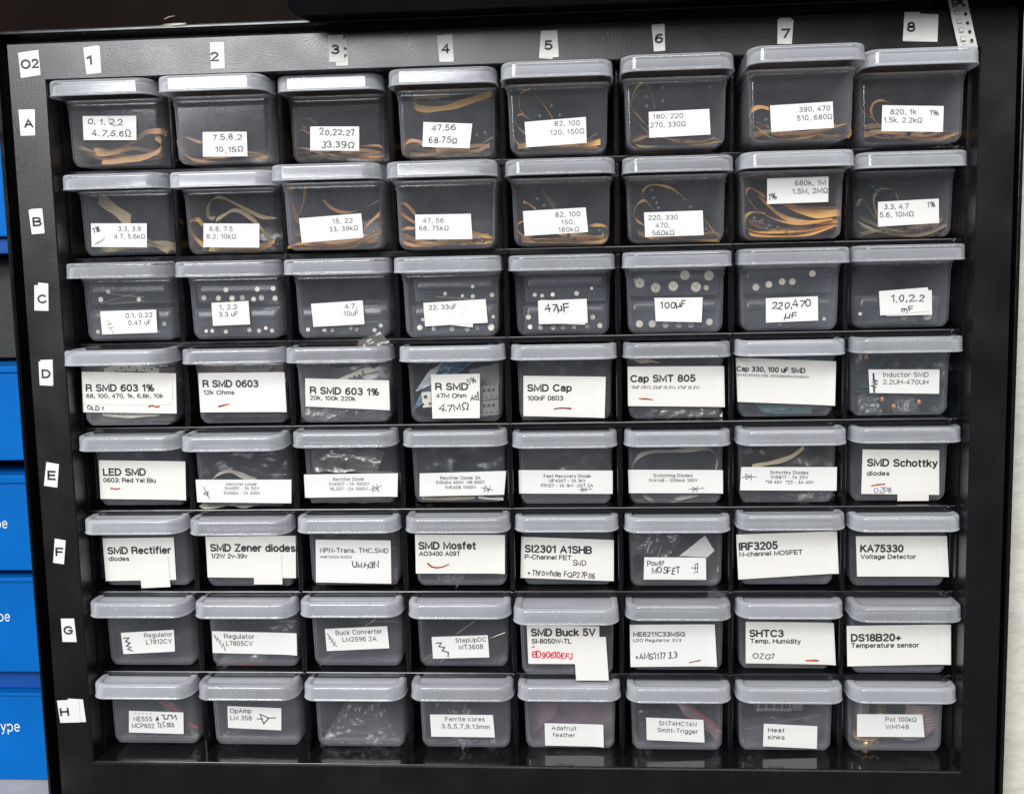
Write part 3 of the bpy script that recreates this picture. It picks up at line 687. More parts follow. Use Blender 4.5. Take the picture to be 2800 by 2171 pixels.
# frame stickers: name, seg, row, quads, text
FS = [
 ('code_sticker', 'white sticker with the code at the corner', 1, 'A', [((108, 318), (229, 300), (243, 450), (125, 468))], ('b', 'O2', 131, 414, 229, 407, 54)),
 ('number_sticker', 'white sticker numbered 1', 1, 'A', [((502, 292), (596, 278), (606, 438), (521, 447)), ((497, 287), (588, 272), (602, 434), (516, 443))], ('b', '1', 524, 390, 550, 388, 54)),
 ('number_sticker', 'white sticker numbered 2', 1, 'A', [((1257, 258), (1338, 252), (1344, 410), (1263, 416)), ((1254, 257), (1332, 252), (1340, 407), (1261, 412))], ('b', '2', 1263, 368, 1303, 366, 54)),
 ('number_sticker', 'white doubled sticker numbered 3', 1, 'A', [((1990, 240), (2070, 235), (2080, 393), (2008, 396)), ((1957, 215), (2047, 210), (2057, 370), (1967, 373))], ('b', '3', 1983, 325, 2022, 325, 54)),
 ('number_sticker', 'white sticker numbered 4', 2, 'A', [((643, 215), (735, 207), (745, 370), (660, 373))], ('b', '4', 677, 320, 715, 318, 54)),
 ('number_sticker', 'white sticker numbered 5', 2, 'A', [((1270, 192), (1360, 186), (1334, 356), (1258, 350)), ((1265, 187), (1362, 183), (1372, 343), (1253, 349))], ('b', '5', 1290, 300, 1330, 298, 54)),
 ('number_sticker', 'narrow white sticker numbered 6', 2, 'A', [((1925, 150), (2003, 145), (2007, 305), (1940, 310))], ('b', '6', 1950, 260, 1990, 258, 54)),
 ('number_sticker', 'white sticker numbered 7', 3, 'A', [((722, 110), (794, 108), (790, 262), (720, 262)), ((713, 118), (808, 120), (797, 265), (711, 265))], ('b', '7', 740, 230, 783, 228, 54)),
 ('number_sticker', 'wide doubled white sticker numbered 8', 3, 'A', [((1475, 80), (1673, 88), (1667, 252), (1462, 248)), ((1470, 75), (1563, 73), (1563, 238), (1460, 247))], ('b', '8', 1490, 192, 1530, 190, 56)),
 ('letter_sticker', 'white sticker lettered A', 1, 'A', [((110, 657), (208, 655), (210, 810), (123, 813))], ('b', 'A', 150, 765, 195, 763, 50)),
 ('letter_sticker', 'white sticker lettered B', 1, 'B', [((182, 1250), (252, 1245), (267, 1392), (193, 1400)), ((170, 1255), (242, 1247), (262, 1395), (190, 1400))], ('b', 'B', 202, 1352, 245, 1350, 52)),
 ('letter_sticker', 'white sticker lettered C', 1, 'C', [((228, 268), (288, 275), (289, 438), (230, 436)), ((205, 285), (288, 278), (290, 438), (205, 435))], ('b', 'C', 231, 393, 277, 390, 50)),
 ('letter_sticker', 'white sticker lettered D', 1, 'D', [((242, 730), (315, 728), (319, 880), (245, 882)), ((230, 740), (313, 732), (315, 885), (237, 881))], ('b', 'D', 255, 838, 298, 838, 50)),
 ('letter_sticker', 'white sticker lettered E', 1, 'E', [((277, 247), (352, 260), (342, 400), (262, 388))], ('b', 'E', 289, 352, 328, 354, 52)),
 ('letter_sticker', 'white sticker lettered F', 1, 'F', [((327, 703), (392, 715), (382, 857), (317, 848))], ('b', 'F', 337, 808, 374, 810, 50)),
 ('letter_sticker', 'white sticker lettered G', 1, 'G', [((363, 198), (442, 198), (458, 338), (373, 337))], ('b', 'G', 386, 292, 432, 292, 48)),
 ('letter_sticker', 'wide white sticker lettered H', 1, 'H', [((405, 675), (495, 680), (514, 815), (420, 817)), ((340, 687), (470, 680), (480, 817), (360, 820))], ('b', 'H', 366, 780, 409, 778, 48)),
]
# ------------------------------------------------------------------ setting
def quad_wall(name, x0, x1, z0, z1, y, mat, kind='structure'):
    o = MB().box((x0, y, z0), (x1, y + 0.02, z1)).build(name, mat)
    return tag(o, kind=kind)


quad_wall('wall', 0.30, 1.0, -0.6, 1.0, 0.20, MAT['plaster'])
quad_wall('wall_beside', 0.5035, 0.60, -0.6, 1.0, 0.030, MAT['plaster'])
tb = MB().box((-0.9, -0.05, -0.046), (-0.0285, 0.20, -0.0262)).build('tabletop', MAT['table'], bevel=0.001)
tag(tb, kind='structure')
quad_wall('background', -1.0, 0.30, -0.6, 1.0, 0.20, MAT['dull'])

# brown panel that stands on top of the cabinet
bp = MB().box((-0.9, 0.030, 0.4045), (0.9, 0.045, 0.9)).build('laminate_panel', MAT['brown'])
tag(bp, 'dark brown glossy panel standing above the black cabinet top edge', 'panel')

# upper cabinet, rounded lower left corner
bm = bmesh.new()
R0, X0, Z0 = 0.0055, 0.1390, 0.3992
pts = [(X0 + R0 - R0 * math.cos(t * math.pi / 16), Z0 + R0 - R0 * math.sin(t * math.pi / 16)) for t in range(9)]
pts = [(X0, 0.9)] + pts + [(0.85, Z0), (0.85, 0.9)]
fr = [bm.verts.new((x, -0.028, z)) for x, z in pts]
bk = [bm.verts.new((x, 0.028, z + 0.0065)) for x, z in pts]
bm.faces.new(fr)
bm.faces.new(bk[::-1])
for i in range(len(pts)):
    j = (i + 1) % len(pts)
    bm.faces.new((fr[j], fr[i], bk[i], bk[j]))
bmesh.ops.recalc_face_normals(bm, faces=bm.faces)
me = bpy.data.meshes.new('upper_cabinet')
bm.to_mesh(me)
bm.free()
me.materials.append(MAT['upper'])
uc = put('upper_cabinet', me)
tag(uc, 'smooth black cabinet with rounded corner sitting over the drawer unit', 'cabinet')

# ------------------------------------------------------------------ blue cartons on the left
def carton(z0, z1, label, name='blue_carton', text=None, lip=0.003, recess=0.0, mat='blue_card'):
    o = empty(name, (-0.16, 0.03, z0))
    tag(o, label, 'carton', 'blue cartons beside the cabinet')
    yy = 0.030 + recess
    x1 = -0.0295
    b = MB().box((-0.26 + 0.16, 0.0 + recess, 0.0), (x1 + 0.16, 0.15, z1 - z0 - lip)).build('carton_body', MAT[mat], o, bevel=0.0008)
    l = MB().box((-0.262 + 0.16, -0.0012 + recess, z1 - z0 - lip), (x1 + 0.16, 0.15, z1 - z0)).build('carton_lid', MAT[mat], o, bevel=0.0008)
    if text:
        t, x0p, y0p, x1p, cap = text
        ink = Ink(lambda x, y: hit(x, y, Vector((0, yy - 0.0003, 0)), Vector((0, 1, 0))), Matrix.Translation(-Vector((-0.16, 0.03, z0))))
        ink.nrm = Vector((0, -1, 0))
        ink.text(lambda x, y: (x, y), t, (x0p, y0p), (x1p, y0p), cap, 'w')
        ink.build('lettering', o)
    return o


carton(0.2975, 0.3520, 'topmost blue carton of the pile with dark underside')
s = MB().box((-0.26, 0.034, 0.288), (-0.0295, 0.17, 0.2965)).build('dark_blue_band', MAT['blue_dark'], bevel=0.0006)  # darker blue band below the topmost carton
tag(s, 'dark blue tray edge just under the topmost blue carton', 'band')
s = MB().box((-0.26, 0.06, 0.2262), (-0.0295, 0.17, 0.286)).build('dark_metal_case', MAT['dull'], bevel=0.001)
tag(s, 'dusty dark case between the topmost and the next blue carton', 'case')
carton(0.1690, 0.2240, 'blue carton without writing, below the dusty dark case', lip=0.004)
carton(0.1035, 0.1605, 'blue carton showing only the letter e', text=('Type', -49, 1444, 20, 27), lip=0.005)
carton(0.0415, 0.0995, 'blue carton showing only the letters pe', text=('Type', -42, 1698, 27, 27), lip=0.003)
carton(-0.0255, 0.0290, 'lowest blue carton showing the letters ype', text=('Type', -18, 1999, 54, 28), lip=0.002)
s = MB().box((-0.26, 0.036, 0.0293), (-0.0295, 0.17, 0.0408)).build('dark_blue_band', MAT['blue_dark'], bevel=0.0006)  # darker blue colours in the shade of the recess between cartons
tag(s, 'dark blue recessed strip right above the lowest blue carton', 'band')

# ------------------------------------------------------------------ the drawer cabinet
CB = empty('drawer_cabinet', (0, 0, 0))
tag(CB, 'wide black plastic cabinet with 64 compartments holding clear boxes', 'cabinet')
FX0, FX1, FZ0, FZ1 = -0.0205, 0.4985, -0.034, 0.3968
# front frame as a ring with a bevelled opening
bm = bmesh.new()


def ring(bm, x0, x1, z0, z1, y):
    return [bm.verts.new(p) for p in ((x0, y, z0), (x1, y, z0), (x1, y, z1), (x0, y, z1))]


prof = [ring(bm, FX0, FX1, FZ0, FZ1, 0.010), ring(bm, FX0, FX1, FZ0, FZ1, 0.0008), ring(bm, FX0 + .0006, FX1 - .0006, FZ0 + .0006, FZ1 - .0006, 0.0),
        ring(bm, -0.0006, W + .0006, -0.0006, H + .0006, 0.0), ring(bm, 0, W, 0, H, 0.0006), ring(bm, 0, W, 0, H, 0.014)]
for a, b in zip(prof, prof[1:]):
    for i in range(4):
        j = (i + 1) % 4
        bm.faces.new((a[i], a[j], b[j], b[i]))
bmesh.ops.recalc_face_normals(bm, faces=bm.faces)
me = bpy.data.meshes.new('front_frame')
bm.to_mesh(me)
bm.free()
me.materials.append(MAT['face'])
put('front_frame', me, CB)
# casing with the raised outer lip
mb = MB()
lx0, lx1, lz0, lz1 = -0.0275, 0.5030, -0.040, 0.4030
mb.box((lx0, -0.001, lz0), (lx0 + 0.0022, 0.14, lz1))
mb.box((lx1 - 0.0022, 0.001, lz0), (lx1, 0.14, lz1))
mb.box((lx0 + 0.0022, -0.001, lz1 - 0.0020), (lx1 - 0.0022, 0.14, lz1))
mb.box((lx0 + 0.0022, -0.001, lz0), (lx1 - 0.0022, 0.14, lz0 + 0.0022))
mb.build('outer_casing', MAT['black'], CB, bevel=0.0006)
mb = MB()
mb.box((lx0 + 0.0022, 0.011, lz0 + .0022), (-0.001, 0.013, lz1 - .002))
mb.box((W + 0.001, 0.011, lz0 + .0022), (lx1 - 0.0022, 0.013, lz1 - .002))
mb.box((-0.001, 0.011, H + 0.001), (W + 0.001, 0.013, lz1 - .002))
mb.box((-0.001, 0.011, lz0 + .0022), (W + 0.001, 0.013, -0.003))
mb.build('frame_groove', MAT['inner'], CB)
# inner housing
mb = MB()
mb.box((-0.0005, 0.014, -0.002), (0.0010, 0.130, H + .001))
mb.box((W - 0.0010, 0.014, -0.002), (W + 0.0005, 0.130, H + .001))
mb.box((0.001, 0.014, H - 0.0005), (W - .001, 0.130, H + 0.001))
mb.box((0.001, 0.128, 0), (W - .001, 0.130, H - .0005))
mb.build('inner_housing', MAT['inner'], CB)
MB().box((0.0002, 0.0012, -0.0016), (W - 0.0002, 0.128, 0.0004)).build('floor_tray', MAT['floor'], CB, bevel=0.0002)
for k in range(1, 8):
    z = k * PZ
    mb = MB().box((0.001, YD, z - 0.0014), (W - 0.001, 0.128, z + 0.0004))
    mb.box((0.001, YD - 0.0012, z - 0.0022), (W - 0.001, YD + 0.0012, z + 0.0010))
    mb.build('shelf', MAT['black'], CB, bevel=0.0005)
for c in range(1, 8):
    mb = MB()
    for k in range(8):
        z0, z1 = k * PZ + (0.0012 if k else 0.0006), (k + 1) * PZ - (0.0024 if k < 7 else 0.0008)
        mb.box((c * P - 0.0009, YD + 0.0006, z0), (c * P + 0.0009, 0.1275, z1))
        mb.cyl((c * P, YD + 0.0004, z0), (0, 0, 1), 0.0015, z1 - z0, 10)
    mb.build('divider', MAT['black'], CB, smooth=False)
for k in range(1, 8):
    for c in ([7.92] + ([2, 4, 6] if k in (1, 2, 5, 6) else [4])):
        MB().cyl((c * P, YD - 0.0030, k * PZ - 0.0006), (0, 1, 0), 0.0017, 0.0022, 14).build('stud', MAT['black'], CB, bevel=0.0003)
# grey strips put in for pale reflections on the left and right inner wall
for k in (2, 3):
    MB().box((0.0011, 0.024, k * PZ + 0.006), (0.0018, 0.034, k * PZ + 0.032)).build('wall_reflection', MAT['reflection_grey'], CB, bevel=0.0002)
MB().box((W - 0.0018, 0.022, 2 * PZ + 0.010), (W - 0.0011, 0.030, 2 * PZ + 0.034)).build('wall_reflection', MAT['reflection_grey'], CB, bevel=0.0002)

PLY = Vector((0, -0.00012, 0))
for i, (nm, lab, seg, row, quads, tx) in enumerate(FS):
    st = None
    for qi, q in enumerate(quads):
        off = -0.00025 - 0.0002 * qi
        vs = [at(*full(seg, row, *p), off) for p in q]
        o = mesh(nm if qi == len(quads) - 1 else 'under_sticker', vs, [(0, 3, 2, 1)], MAT['paper_old' if row == 'A' and i < 9 else 'paper'], CB)
        if qi == len(quads) - 1:
            o['label'] = lab
            st = o
    off = -0.00025 - 0.0002 * (len(quads) - 1) - 0.0001
    ink = Ink(lambda x, y: at(x, y, off), Matrix.Identity(4))
    ink.nrm = Vector((0, -1, 0))
    ink.text(lambda x, y: full(seg, row, x, y), tx[1], (tx[2], tx[3]), (tx[4], tx[5]), tx[6], tx[0])
    if 'numbered 3' in lab:
        off += 0.0002
        ink.line(lambda x, y: full(seg, row, x, y), [(2056, 290), (2066, 296)], 12, 'ink')
        ink.line(lambda x, y: full(seg, row, x, y), [(2058, 340), (2066, 330)], 12, 'ink')
    ink.build('lettering', st)

# ------------------------------------------------------------------ box meshes shared by all boxes
def corner_ring(hx, y0, y1, rx, ry, z, n=7):
    pts = []
    for (cx, cy, a0) in ((hx - rx, y0 + ry, -90), (hx - rx, y1 - ry, 0), (-hx + rx, y1 - ry, 90), (-hx + rx, y0 + ry, 180)):
        for i in range(n):
            a = math.radians(a0 + 90 * i / (n - 1))
            pts.append((cx + rx * math.cos(a), cy + ry * math.sin(a), z))
            if i in (0, n - 1):   # a point just beyond the arc keeps the flat sides flat-shaded
                t = 0.0004 if i else -0.0004
                e = (cx + rx * math.cos(a) - math.sin(a) * t, cy + ry * math.sin(a) + math.cos(a) * t, z)
                if i: pts.append(e)
                else: pts.insert(-1, e)
    return pts


def loft(rings, cap0=True, cap1=True):
    v, f = [], []
    n = len(rings[0])
    for r in rings: v += r
    for k in range(len(rings) - 1):
        for i in range(n):
            j = (i + 1) % n
            f.append((k * n + i, k * n + j, (k + 1) * n + j, (k + 1) * n + i))
    if cap0: f.append(list(range(n))[::-1])
    if cap1: f.append(list(range((len(rings) - 1) * n, len(rings) * n)))
    return v, f


BD = 0.070


def body_rings():
    def sec(z, inset=0.0, extra=0.0, zz=None, fy=0.45):
        t = z / BH
        hx = (BWB + (BWT - BWB) * t) / 2 + extra - inset
        yf = OV + TB * (1 - t) - extra + (inset * fy if inset > 0.0011 else inset)
        yb = OV + BD + TB * 0 + extra - inset
        r = max(0.0024 - inset * 0.5 + extra, 0.0008)
        return corner_ring(hx, yf, yb, r, r, z if zz is None else zz)
    R_ = []
    rb = 0.0045
    for i in range(6):
        a = math.radians(90 * i / 5)
        R_.append(sec(rb * (1 - math.sin(a)) if 0 else rb * (1 - math.cos(a)), inset=rb * (1 - math.sin(a))))
    R_ += [sec(rb + .0004), sec(BH - 0.0056), sec(BH - 0.0050), sec(BH - 0.0043, extra=0.0005), sec(BH, extra=0.0005)]
    w = 0.0010
    R_ += [sec(BH, inset=w - 0.0005), sec(BH - 0.0043, inset=w - 0.0005), sec(BH - 0.0050, inset=w)]
    for i in range(5, -1, -1):
        a = math.radians(90 * i / 5)
        R_.append(sec(rb * (1 - math.cos(a)), inset=rb * (1 - math.sin(a)) * 0.9 + w, zz=rb * (1 - math.cos(a)) * 0.9 + w))
    return R_


v, f = loft(body_rings())
body_me = bpy.data.meshes.new('body')
body_me.from_pydata(v, [], f)
body_me.materials.append(MAT['body'])
for p in body_me.polygons: p.use_smooth = True
LD = 0.088


def rim_mesh():
    def sec(z, extra):
        return corner_ring(BWT / 2 + extra, OV - extra, OV + BD + extra, .003 + extra, .003 + extra, z)
    v, f = loft([sec(BH - .0017, .0006), sec(BH - .0015, .0014), sec(BH - .0003, .0014), sec(BH, .0012), sec(BH, .0006)], False, False)
    me = bpy.data.meshes.new('rim')
    me.from_pydata(v, [], f)
    me.materials.append(MAT['rim'])
    for p in me.polygons: p.use_smooth = True
    return me


rim_me = rim_mesh()


def lid_rings():
    def sec(z, inset):
        return corner_ring(LW / 2 - inset, inset, LD - inset, max(0.0080 - inset, .001), max(0.0105 - inset, .001), BH + z, 9)
    out = [sec(0.0, 0.0011), sec(0.0, -0.0001), sec(0.0002, -0.00025), sec(0.0007, -0.00022), sec(0.0009, 0.00005), sec(0.0013, 0.0001), sec(LH - 0.0019, 0.00018), sec(LH - 0.0015, 0.0002), sec(LH - 0.0005, 0.0005), sec(LH - 0.00010, 0.0012), sec(LH, 0.0022),
           sec(LH, 0.0038), sec(LH - 0.0002, 0.0042), sec(LH - 0.0010, 0.0046), sec(LH - 0.0011, 0.0052)]
    inn = [sec(LH - 0.0022, 0.0052), sec(LH - 0.0021, 0.0030), sec(LH - 0.0030, 0.0019), sec(0.0012, 0.0013), sec(0.0, 0.0011)]
    return out, inn


o_, i_ = lid_rings()
v, f = loft(o_, cap0=False, cap1=True)
v2, f2 = loft(i_, cap0=True, cap1=False)
n0 = len(v)
lid_me = bpy.data.meshes.new('lid')
lid_me.from_pydata(v + v2, [], f + [[n0 + i for i in q] for q in f2])
lid_me.materials.append(MAT['lid'])
bm = bmesh.new()
bm.from_mesh(lid_me)
bmesh.ops.remove_doubles(bm, verts=bm.verts, dist=1e-6)
bmesh.ops.recalc_face_normals(bm, faces=bm.faces)
bm.to_mesh(lid_me)
bm.free()
for me_ in (lid_me,):
    for p in me_.polygons: p.use_smooth = len(p.vertices) <= 4

BOXM = {}
CURL = ('D2', 'D5', 'D6', 'D7', 'E1', 'E3', 'E6', 'F4', 'F7', 'F8', 'G2', 'G6', 'G7', 'G8', 'H5', 'B2', 'B4', 'C6')
DESC = dict(A='handwritten', B='printed', C='', D='', E='', F='', G='', H='')
WHAT = {
 'A1': 'small handwritten sticker over orange tape strips', 'A2': 'small handwritten sticker low on its right', 'A3': 'small handwritten sticker of two ohm lines', 'A4': 'tilted handwritten sticker and two broad orange strips',
 'A5': 'slanted printed sticker', 'A6': 'printed sticker cut off at its top', 'A7': 'slanted printed sticker, pulled out farthest', 'A8': 'printed sticker with a black pen 1% beside it',
 'B1': 'printed sticker low at left, pale strip inside', 'B2': 'printed sticker over looping tan tape', 'B3': 'slanted printed sticker with text at right', 'B4': 'printed sticker with text at left',
 'B5': 'sticker with three printed lines', 'B6': 'three-line printed sticker under a large tape loop', 'B7': 'sticker up high over a fan of golden tape', 'B8': 'printed sticker with pen 1% and brownish tape',
 'C1': 'printed sticker with a small pen capacitor sign', 'C2': 'narrow square printed sticker', 'C3': 'printed sticker with text at its right end', 'C4': 'two overlapping wide stickers',
 'C5': 'large handwritten 47', 'C6': 'handwritten 100 and big silver capacitors', 'C7': 'handwritten 220,470 on two lines', 'C8': 'doubled handwritten sticker, nearly empty',
 'D1': 'large doubled bold sticker with many values', 'D2': 'large bold sticker with 12k Ohms', 'D3': 'bold sticker and a bag tip poking over its lid', 'D4': 'square sticker and crumpled blue paper inside',
 'D5': 'large bold SMD Cap sticker', 'D6': 'wide bold sticker right across its front', 'D7': 'wide sticker under the lid and green film inside', 'D8': 'inductor sticker over green film',
 'E1': 'bold LED sticker', 'E2': 'full-width strip sticker with pale grey diode lines', 'E3': 'full-width strip sticker below a silver bag', 'E4': 'strip sticker with bold 3A diode lines',
 'E5': 'full-width fast recovery diode sticker', 'E6': 'switching diode sticker over a cream tape loop', 'E7': 'strip sticker with pen diode sign at its left end', 'E8': 'bold Schottky sticker with a small square sticker on it',
 'F1': 'bold rectifier sticker with a square sticker hanging over', 'F2': 'bold Zener sticker with a square sticker hanging over', 'F3': 'NPN transistor sticker', 'F4': 'bold Mosfet sticker above a silvery glint',
 'F5': 'bold sticker with a handwritten bottom line', 'F6': 'handwritten power MOSFET sticker', 'F7': 'wide tilted N-channel MOSFET sticker', 'F8': 'bold voltage detector sticker',
 'G1': 'tilted regulator sticker with grey marker squiggle', 'G2': 'long regulator sticker with pen zigzag', 'G3': 'tilted buck converter sticker', 'G4': 'step-up converter sticker',
 'G5': 'sticker with red handwriting, sagging forward', 'G6': 'large regulator sticker with handwriting below', 'G7': 'temp and humidity sticker', 'G8': 'temperature sensor sticker wider than the box',
 'H1': 'timer chip sticker with pen square wave', 'H2': 'OpAmp sticker with a drawn triangle', 'H3': 'no sticker, a creased clear bag inside', 'H4': 'ferrite cores sticker',
 'H5': 'feather sticker over pink film', 'H6': 'trigger sticker and a red zip bag', 'H7': 'heat sinks sticker', 'H8': 'pot sticker with brass parts inside',
}


def face_plane(k, off=0.0):
    Mx = BOXM[k]
    a, b = Mx @ Vector((0, OV, BH)), Mx @ Vector((0, OV + TB, 0))
    n = (Mx.to_3x3() @ Vector((1, 0, 0))).cross(a - b).normalized()  # points to -y
    if n.y > 0: n = -n
    p0 = b + n * off
    return p0, n


random.seed(21)
for k, (x, y, z, pt) in BX.items():
    row, colm = k[0], k[1]
    pt = 0.009 if k == 'A2' else max(-0.022, min(0.022, pt))
    root = empty('storage_box', (x, y, z), (pt, 0, 0))
    BOXM[k] = Matrix.Translation((x, y, z)) @ Matrix.Rotation(pt, 4, 'X')
    what = WHAT[k]
    tag(root, 'clear box, row %s %s column, %s' % (row, ['first', 'second', 'third', 'fourth', 'fifth', 'sixth', 'seventh', 'eighth'][int(colm) - 1], what), 'storage box', 'clear lidded boxes in the cabinet')
    put('body', body_me, root)
    put('rim', rim_me, root)
    l = put('lid', lid_me, root)
    l.rotation_euler = (0, 0, 0)
    seg, quads, texts, strokes = LB[k]
    inv = BOXM[k].inverted()
    if not quads: continue
    px = (lambda s_, r_: (lambda xx, yy: full(s_, r_, xx, yy)))(seg, row)
    lab = None
    for qi, q in enumerate(quads):
        p0, n = face_plane(k, 0.00030 + 0.00030 * qi)
        c = [inv @ hit(*px(*p), p0, n) for p in q]
        # paper sheet with a very slight curl, kept flat in the middle
        nx, nz = 10, 4
        vs, fs = [], []
        for i in range(nx + 1):
            for j in range(nz + 1):
                u, w_ = i / nx, j / nz
                a = c[0].lerp(c[1], u)
                b = c[3].lerp(c[2], u)
                pt_ = a.lerp(b, w_)
                if k in CURL and qi == 0:   # the free right edge lifts a little
                    pt_ = pt_ + Vector((0, -0.0011 * u ** 14 * (0.35 + 0.65 * w_), 0))
                vs.append(pt_)
        for i in range(nx):
            for j in range(nz):
                a = i * (nz + 1) + j
                fs.append((a, a + 1, a + nz + 2, a + nz + 1))
        big = row in 'DEFG' and texts and texts[0][0] in 'b'
        o = mesh('sticker' if qi == (len(quads) - 1) or k in ('E8', 'F1', 'F2', 'G5') else 'under_sticker', vs, fs, MAT['paper_old' if big and k not in ('D2',) else 'paper'], root)
        if qi == 0 and k in ('E8', 'F1', 'F2', 'G5'): lab = o
        if lab is None and qi == len(quads) - 1: lab = o
    off = 0.00030 + 0.00030 * (len(quads) - 1) + 0.00008
    if k in ('E8', 'F1', 'F2', 'G5'): off = 0.00038
    p0, n = face_plane(k, off)
    ink = Ink((lambda p_, n_: (lambda xx, yy: hit(xx, yy, p_, n_)))(p0, n), inv)
    ink.nrm = n
    for s_, t_, a, b, c_, d_, cap in texts: ink.text(px, t_, (a, b), (c_, d_), cap, s_)
    for m_, wpx, pts in strokes:
        if m_ == 'paper':
            p1, n1 = face_plane(k, off + 0.00010)
            ink.plane = (lambda p_, n_: (lambda xx, yy: hit(xx, yy, p_, n_)))(p1, n1)
            ink.line(px, pts, wpx, m_)
            continue
        if m_ == 'orange_mark':   # crayon: a few ragged passes
            for q_ in range(4):
                jp = [(xx + random.uniform(-3, 3), yy + random.uniform(-wpx * .35, wpx * .35)) for xx, yy in pts]
                ink.line(px, jp, wpx * 0.6, m_)
        else:
            ink.line(px, pts, wpx, m_)
    ink.build('lettering', lab)

# ------------------------------------------------------------------ contents
def inside(k, seg, depth):
    """pixel -> world point lying `depth` metres behind the front face of box k"""
    row = k[0]

    def fn(x, y, dd=0.0):
        p0, n = face_plane(k, -(depth + dd))
        return hit(*full(seg, row, x, y), p0, n)
    return fn


ORD = ['uppermost', 'second highest', 'third highest', 'fourth highest', 'fifth highest', 'sixth highest', 'seventh highest', 'eighth highest', 'ninth highest', 'tenth highest', 'lowest']


def ribbon3(pts, wv, name, mat, wob=0.0):
    """sheet swept along pts, wv = width vector"""
    q = smooth_path(pts)
    vs, fs = [], []
    for i, p in enumerate(q):
        w_ = wv * (1 + 0.1 * math.sin(i * 0.7)) if wob == 0 else wv
        tw = Vector((0, 0, math.sin(i * 0.35 + len(pts)) * wv.length * 0.10))
        vs += [p - (w_ + tw) * 0.5, p + (w_ + tw) * 0.5]
        if i: fs.append((2 * i - 2, 2 * i - 1, 2 * i + 1, 2 * i))
    c = sum(q, Vector()) / len(q)
    return mesh(name, vs, fs, MAT[mat], smooth=True, origin=c)


